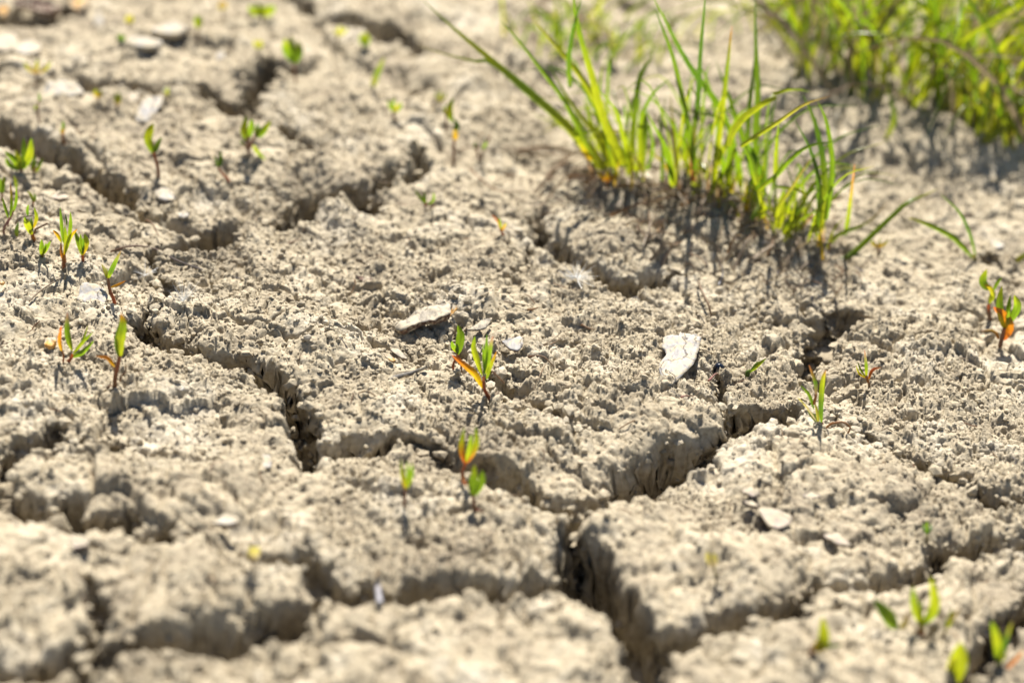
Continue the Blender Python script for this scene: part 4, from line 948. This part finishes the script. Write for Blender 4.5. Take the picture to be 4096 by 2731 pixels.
chip('white_chip', 'small white chip on the big left slab', 'chip', [T5(1160,1075),T5(1190,1058),T5(1240,1080),T5(1258,1105),T5(1240,1130),T5(1185,1100)], WHITE, None, 0.0016, (0.1, -0.2))
chip('orange_crumb', 'orange-brown crumb beside the fanned seedling on the left', 'crumb', oval(T5(342,795), 26, 20), ORANGE, None, 0.0028, (0, -0.2), 0.0022, 0.0004)
chip('orange_crumb', 'tiny orange crumb on the ridge by the left margin', 'crumb', oval(T5(12,388), 10, 8), ORANGE, None, 0.0020, (0, -0.2), 0.0014, 0.0003)
chip('pink_chip', 'largest pinkish white chip on the right front slab', 'chip', [T12(60,380),T12(110,370),T12(230,400),T12(290,430),T12(280,480),T12(200,520),T12(130,490)], PINK, BROWN, 0.0028, (0.05, -0.15), 0.0016)
chip('pink_chip', 'narrow pinkish chip behind the largest one on the right front slab', 'chip', [T12(-40,330),T12(40,345),T12(60,365),T12(0,355)], PINK, BROWN, 0.0020, (0, -0.1), 0.001)
chip('pink_chip', 'small flat pink chip farther right behind the largest one', 'chip', oval(T12(432,286), 40, 12, 9, 0.05), PINK, BROWN, 0.0022, (0, -0.12), 0.001)
chip('pale_chip', 'short pale chip left of the pink chips, by the slab edge', 'chip', oval(T12(15,265), 34, 14, 9, 0.2), PINK, BROWN, 0.0024, (0, -0.12), 0.0014)
chip('pale_chip', 'long slanting pale chip over a shadow on the right front slab', 'chip', oval(T12(600,592), 58, 15, 9, 0.4), PINK, BROWN, 0.0042, (-0.15, -0.12), 0.0014)
chip('white_stone', 'broad white shell-like chip at the far left', 'chip', [T1(300,600),T1(330,560),T1(430,545),T1(520,570),T1(575,640),T1(500,660),T1(420,655),T1(330,670),T1(305,640)], WHITE, BROWN, 0.0065, (0.05, -0.30), 0.003, 0.0006)
chip('grey_chip', 'rounded pinkish grey chip of the pair in the far left', 'chip', oval(T1(880,660), 36, 24), PINK, BROWN, 0.004, (0.0, -0.2), 0.002)
chip('grey_chip', 'slanted slate-grey chip of the pair in the far left', 'chip', [T1(920,800),T1(960,720),T1(990,670),T1(1100,660),T1(1105,700),T1(1050,780),T1(1000,830),T1(940,830)], FLAKE, GREY, 0.004, (0.15, -0.15), 0.0018)
chip('white_stone', 'brightest white stone near the upper rim, left half', 'stone', oval(T1(1160,195), 68, 26, 10, -0.05), WHITE, None, 0.006, (0.05, -0.2), 0.004)
chip('white_stone', 'long pale stone in front of the brightest one', 'stone', oval(T1(975,285), 84, 22, 10, 0.08), WHITE, None, 0.005, (0, -0.2), 0.003)
chip('white_stone', 'small white stone on the far plate left of the pit', 'stone', oval(T1(1505,385), 16, 24), WHITE, None, 0.005, (0, -0.4), 0.004)
chip('pale_stone', 'pale upright stone near the upper left rim', 'stone', oval(T1(675,145), 24, 36), WHITE, None, 0.006, (0.2, -0.5), 0.004)
chip('pale_stone', 'long pale stone against the left margin near the top', 'stone', oval(T1(30,290), 60, 36, 9, -0.3), PINK, None, 0.004, (0.1, -0.1), 0.003)
chip('pale_stone', 'pale stone right of the one against the left margin', 'stone', oval(T1(180,325), 55, 26), WHITE, None, 0.004, (0, -0.1), 0.003)
chip('pale_chip', 'white chip on the lip below the tall-stemmed seedling', 'chip', oval(T1(1130,1325), 44, 24, 9, 0.35), WHITE, FLAKE, 0.003, (0, -0.2), 0.0018)
chip('pale_chip', 'pale flat chip left of the wall lip, beyond the left cluster', 'chip', oval(T1(400,1340), 38, 12), PINK, BROWN, 0.0036, (0, -0.08), 0.0014)
chip('pale_chip', 'white scrap on the dark hole edge in the upper left', 'chip', oval(T1(1250,1462), 22, 14), WHITE, None, 0.003, (0, -0.2), 0.0016)
chip('pale_chip', 'blurred pink chip on the lower left slab', 'chip', oval(T9(545,605), 44, 24), PINK, BROWN, 0.0030, (0, -0.15), 0.0018)
chip('pale_chip', 'blurred white chip over a dark gap at lower left', 'chip', oval(T9(1535,465), 52, 16, 9, -0.05), WHITE, BROWN, 0.0055, (0, -0.1), 0.0014)
chip('white_stone', 'blurred white pebble on the left front slab near the crack end', 'stone', oval(T9(1810,60), 30, 28), WHITE, None, 0.0026, (0, -0.25), 0.002)
chip('white_stone', 'blurred white pebble in the shade at the right, far side', 'stone', oval((3990,975), 28, 20), WHITE, None, 0.003, (0, -0.2), 0.002)
chip('curled_leaf', 'dark curled dead leaf in the upper left corner', 'dead leaf', [T1(80,10),T1(180,-10),T1(330,20),T1(420,60),T1(400,120),T1(280,105),T1(190,70),T1(110,60)], BROWN, BROWN, 0.010, (0.05, -0.35), 0.0012, 0.0015, 0.004)
chip('curled_leaf', 'reddish dead leaf right of the dark curled one, upper rim', 'dead leaf', [T1(470,10),T1(540,-20),T1(600,10),T1(610,60),T1(550,100),T1(490,70)], ORANGE, BROWN, 0.008, (-0.1, -0.5), 0.001, 0.0012, 0.003)
chip('curled_leaf', 'orange dead leaf scrap at the left margin near the top', 'dead leaf', oval(T1(20,80), 22, 32), ORANGE, BROWN, 0.006, (0, -0.5), 0.001, 0.0006)

# rounded pebbles
def pebble(name, label, cat, px, r, mat, sq=0.8):
    import bmesh
    bm = bmesh.new(); bmesh.ops.create_icosphere(bm, subdivisions=3, radius=1.0)
    ph = random.uniform(0, 9)
    for v in bm.verts:
        n = 0.10 * math.sin(v.co.x * 3.1 + ph) + 0.08 * math.sin(v.co.y * 4.3 + v.co.z * 2 + ph)
        v.co *= 1 + n
    me = bpy.data.meshes.new(name); bm.to_mesh(me); bm.free()
    me.polygons.foreach_set('use_smooth', np.ones(len(me.polygons), bool)); me.materials.append(mat)
    o = single(name, me, label, cat); p = hit(*px)
    o.location = (p[0], p[1], height(p[0], p[1]) + r * sq * 0.95); o.scale = (r, r * 0.9, r * sq); return o
pebble('dark_pebble', 'tiny glossy blue-black pebble beside the slit right of the bark flake', 'pebble', T7(1492,985), 0.0026, BLACK, 0.9)
pebble('white_seed', 'tiny round white seed on the ridge of the left middle plate', 'seed', T6(392,780), 0.0016, WHITE, 0.8)

# twigs and straw
def strand(name, label, cat, px, wmm, cols, lifts=None, mat=None, taper=(1, 0.6)):
    P = []
    for i, q in enumerate(px):
        p = hit(*q); p[2] = height(p[0], p[1]) + wmm / 2000 + 0.0006 + (lifts[i] / 1000 if lifts else 0); P.append(p)
    P = catmull(P, 12)
    c = P.mean(0).copy()
    me = tube_mesh(name, P - c, wmm / 2000 * np.linspace(taper[0], taper[1], 12) * (1 + rng.uniform(-0.12, 0.12, 12)), colour_run(cols, 12), mat or DRY)
    o = single(name, me, label, cat, 'straw and twigs on the mud'); o.location = c; return o
strand('twig', 'short grey twig lying before the split wood scrap', 'twig', [Z2(165,1075),Z2(300,1035),Z2(430,1005),Z2(600,985)], 2.1, ('gr','gr'), [0.4,0.6,0.6,0.4], GREY, (1, 0.8))
strand('straw', 'pale straw bit above the wood chip', 'straw', [Z2(865,42),Z2(960,25),Z2(1070,30)], 0.6, ('d','d'), [0,1,0])
strand('straw', 'thin straw ending in an orange scrap, right of the wood chip', 'straw', [Z2(1500,160),Z2(1620,200),Z2(1780,255)], 0.7, ('d','d'), [0.5,1,0.5])
strand('straw', 'short orange straw scrap at the end of the thin straw', 'straw', [T7(190,600),T7(225,580),T7(258,562)], 1.1, ('do','do'), [0.8,1,0.8])
strand('straw', 'pale straw lying over the pale bark scrap', 'straw', [T7(270,850),T7(340,800),T7(420,750)], 0.6, ('d','d'), [0.5,1.2,0.5])
strand('straw', 'darker thin straw right beside the one over the pale bark scrap', 'straw', [T7(290,830),T7(360,800),T7(440,760)], 0.5, ('do','d'), [0.6,1.0,0.4])
strand('straw', 'dark root fibre hanging at the raised plate lip', 'straw', [T7(190,900),T7(290,920),T7(370,945)], 0.8, ('br','d'), [1,1.5,0.5])
strand('straw', 'thin root slanting down the step wall', 'straw', [T7(230,1110),T7(270,1050),T7(310,980)], 0.5, ('d','do'), [1,1,1])
strand('straw', 'brown straw below the pale ridge line behind the flake', 'straw', [T7(555,670),T7(600,690),T7(645,715)], 0.9, ('do','d'), [1,1,1])
strand('straw', 'curved pale rootlet standing left of the shaded mud', 'straw', [T7(1350,440),T7(1370,530),T7(1420,600),T7(1440,625)], 1.2, ('d','do'), [2,3,2,0])
strand('straw', 'looped pale rootlet tip right of the curved one', 'straw', [T7(1490,410),T7(1515,370),T7(1510,340),T7(1490,345)], 0.9, ('w','d'), [1,3,4,3])
strand('straw', 'straw pointing at the dark pebble', 'straw', [Z1(880,600),Z1(1000,640),Z1(1180,700)], 0.5, ('d','d'), [0.6,1,0.6])
strand('straw', 'flat straw bit before the dark pebble', 'straw', [Z1(1060,990),Z1(1180,970),Z1(1295,955)], 0.9, ('pk','d'), [0.5,0.8,0.5])
strand('straw', 'pinkish straw splinter below the bark flake', 'straw', [Z1(650,1180),Z1(730,1150),Z1(830,1130)], 0.9, ('pk','d'), [0.5,0.8,0.5])
strand('straw', 'pale straw splinter on the mud right of the yellow-leaved seedling', 'straw', [Z2(1390,1330),Z2(1430,1280),Z2(1450,1270)], 0.9, ('d','d'), [0.4,0.8,0.4])
strand('straw', 'thin pale straw splinter nearest the blurred olive seedling', 'straw', [Z2(1370,1540),Z2(1430,1490),Z2(1490,1435)], 0.8, ('d','d'), [0.4,0.8,0.4])
strand('twig', 'thin brown twig crossing the mud behind the dark hole', 'twig', [T5(750,150),T5(900,170),T5(1060,210),T5(1200,255),T5(1400,320)], 0.9, ('br','gr'), [0.5,1.5,2,1.5,0.5])
strand('twig', 'bent brown twig standing at the edge of the dark hole', 'twig', [T5(1000,0),T5(1040,30),T5(1070,70),T5(1085,100)], 0.7, ('do','br'), [3,3,2,1])
strand('straw', 'dry stem curving over the mud left of the front tuft', 'straw', [(1880,670),(1930,735),(1990,770),(2090,772)], 0.9, ('do','do'), [2,2,1,1])
strand('straw', 'fine dry stem left of the front tuft, behind the curved one', 'straw', [(1830,600),(1880,590),(1960,610),(2100,630)], 0.7, ('do','d'), [1,2,2,1])
strand('straw', 'pale straw over the hollow crack', 'straw', [(1490,730),(1520,755),(1555,765)], 0.8, ('d','d'), [2,2,2])
strand('straw', 'dry stem scrap on the ridge at left, behind the left slab', 'straw', [T5(200,520),T5(280,450),T5(420,400)], 0.8, ('d','d'), [0.5,1,1])
strand('straw', 'blurred pale stem stub on the lowest slab', 'straw', [(1520,2430),(1512,2400),(1514,2375)], 2.4, ('w','d'), [0,3,6])
# seed fluff
def fluff(label, px, n, rmm, up, spread):
    p = hit(*px); p[2] = height(p[0], p[1]) + up
    t = thing('seed_fluff', label, 'seed fluff', p, 'seed fluff caught on the mud')
    V, F, k = [], [], 0
    for i in range(n):
        a = random.uniform(0, 6.283); e = random.uniform(*spread)
        d = np.array([math.cos(a) * math.cos(e), math.sin(a) * math.cos(e), math.sin(e)]); L = rmm / 1000 * random.uniform(0.6, 1.1)
        s = np.cross(d, [0.3, 0.5, 0.8]); s /= np.linalg.norm(s); s2 = np.cross(d, s)
        r = 0.00006
        for q, rr in ((0, r), (1, r * 0.6)):
            for m_ in range(3):
                V.append(d * L * q + (s * math.cos(2.094 * m_) + s2 * math.sin(2.094 * m_)) * rr)
        F += [(k, k + 1, k + 4, k + 3), (k + 1, k + 2, k + 5, k + 4), (k + 2, k, k + 3, k + 5)]; k += 6
    o = bpy.data.objects.new('hairs', raw_mesh('hairs', V, F, [HAIR])); COL.objects.link(o); o.parent = t
    P = np.array([(0, 0, 0), (0.0006, 0, -up * 0.5), (0.0003, -0.0004, -up - 0.001)])
    st = bpy.data.objects.new('stalk', tube_mesh('stalk', catmull(P, 6), np.full(6, 0.00012), [C['w']] * 6, DRY, 4)); COL.objects.link(st); st.parent = t
fluff('white starry seed fluff standing before the shaded block', T7(520,400), 70, 9, 0.006, (-0.3, 1.3))
fluff('fan of white seed hairs at the crack mouth on the left', T5(1250,540), 34, 9, 0.001, (0.5, 1.2))
fluff('faint flat seed fluff behind the fan of seed hairs', T5(985,320), 30, 7, 0.001, (0.0, 0.8))
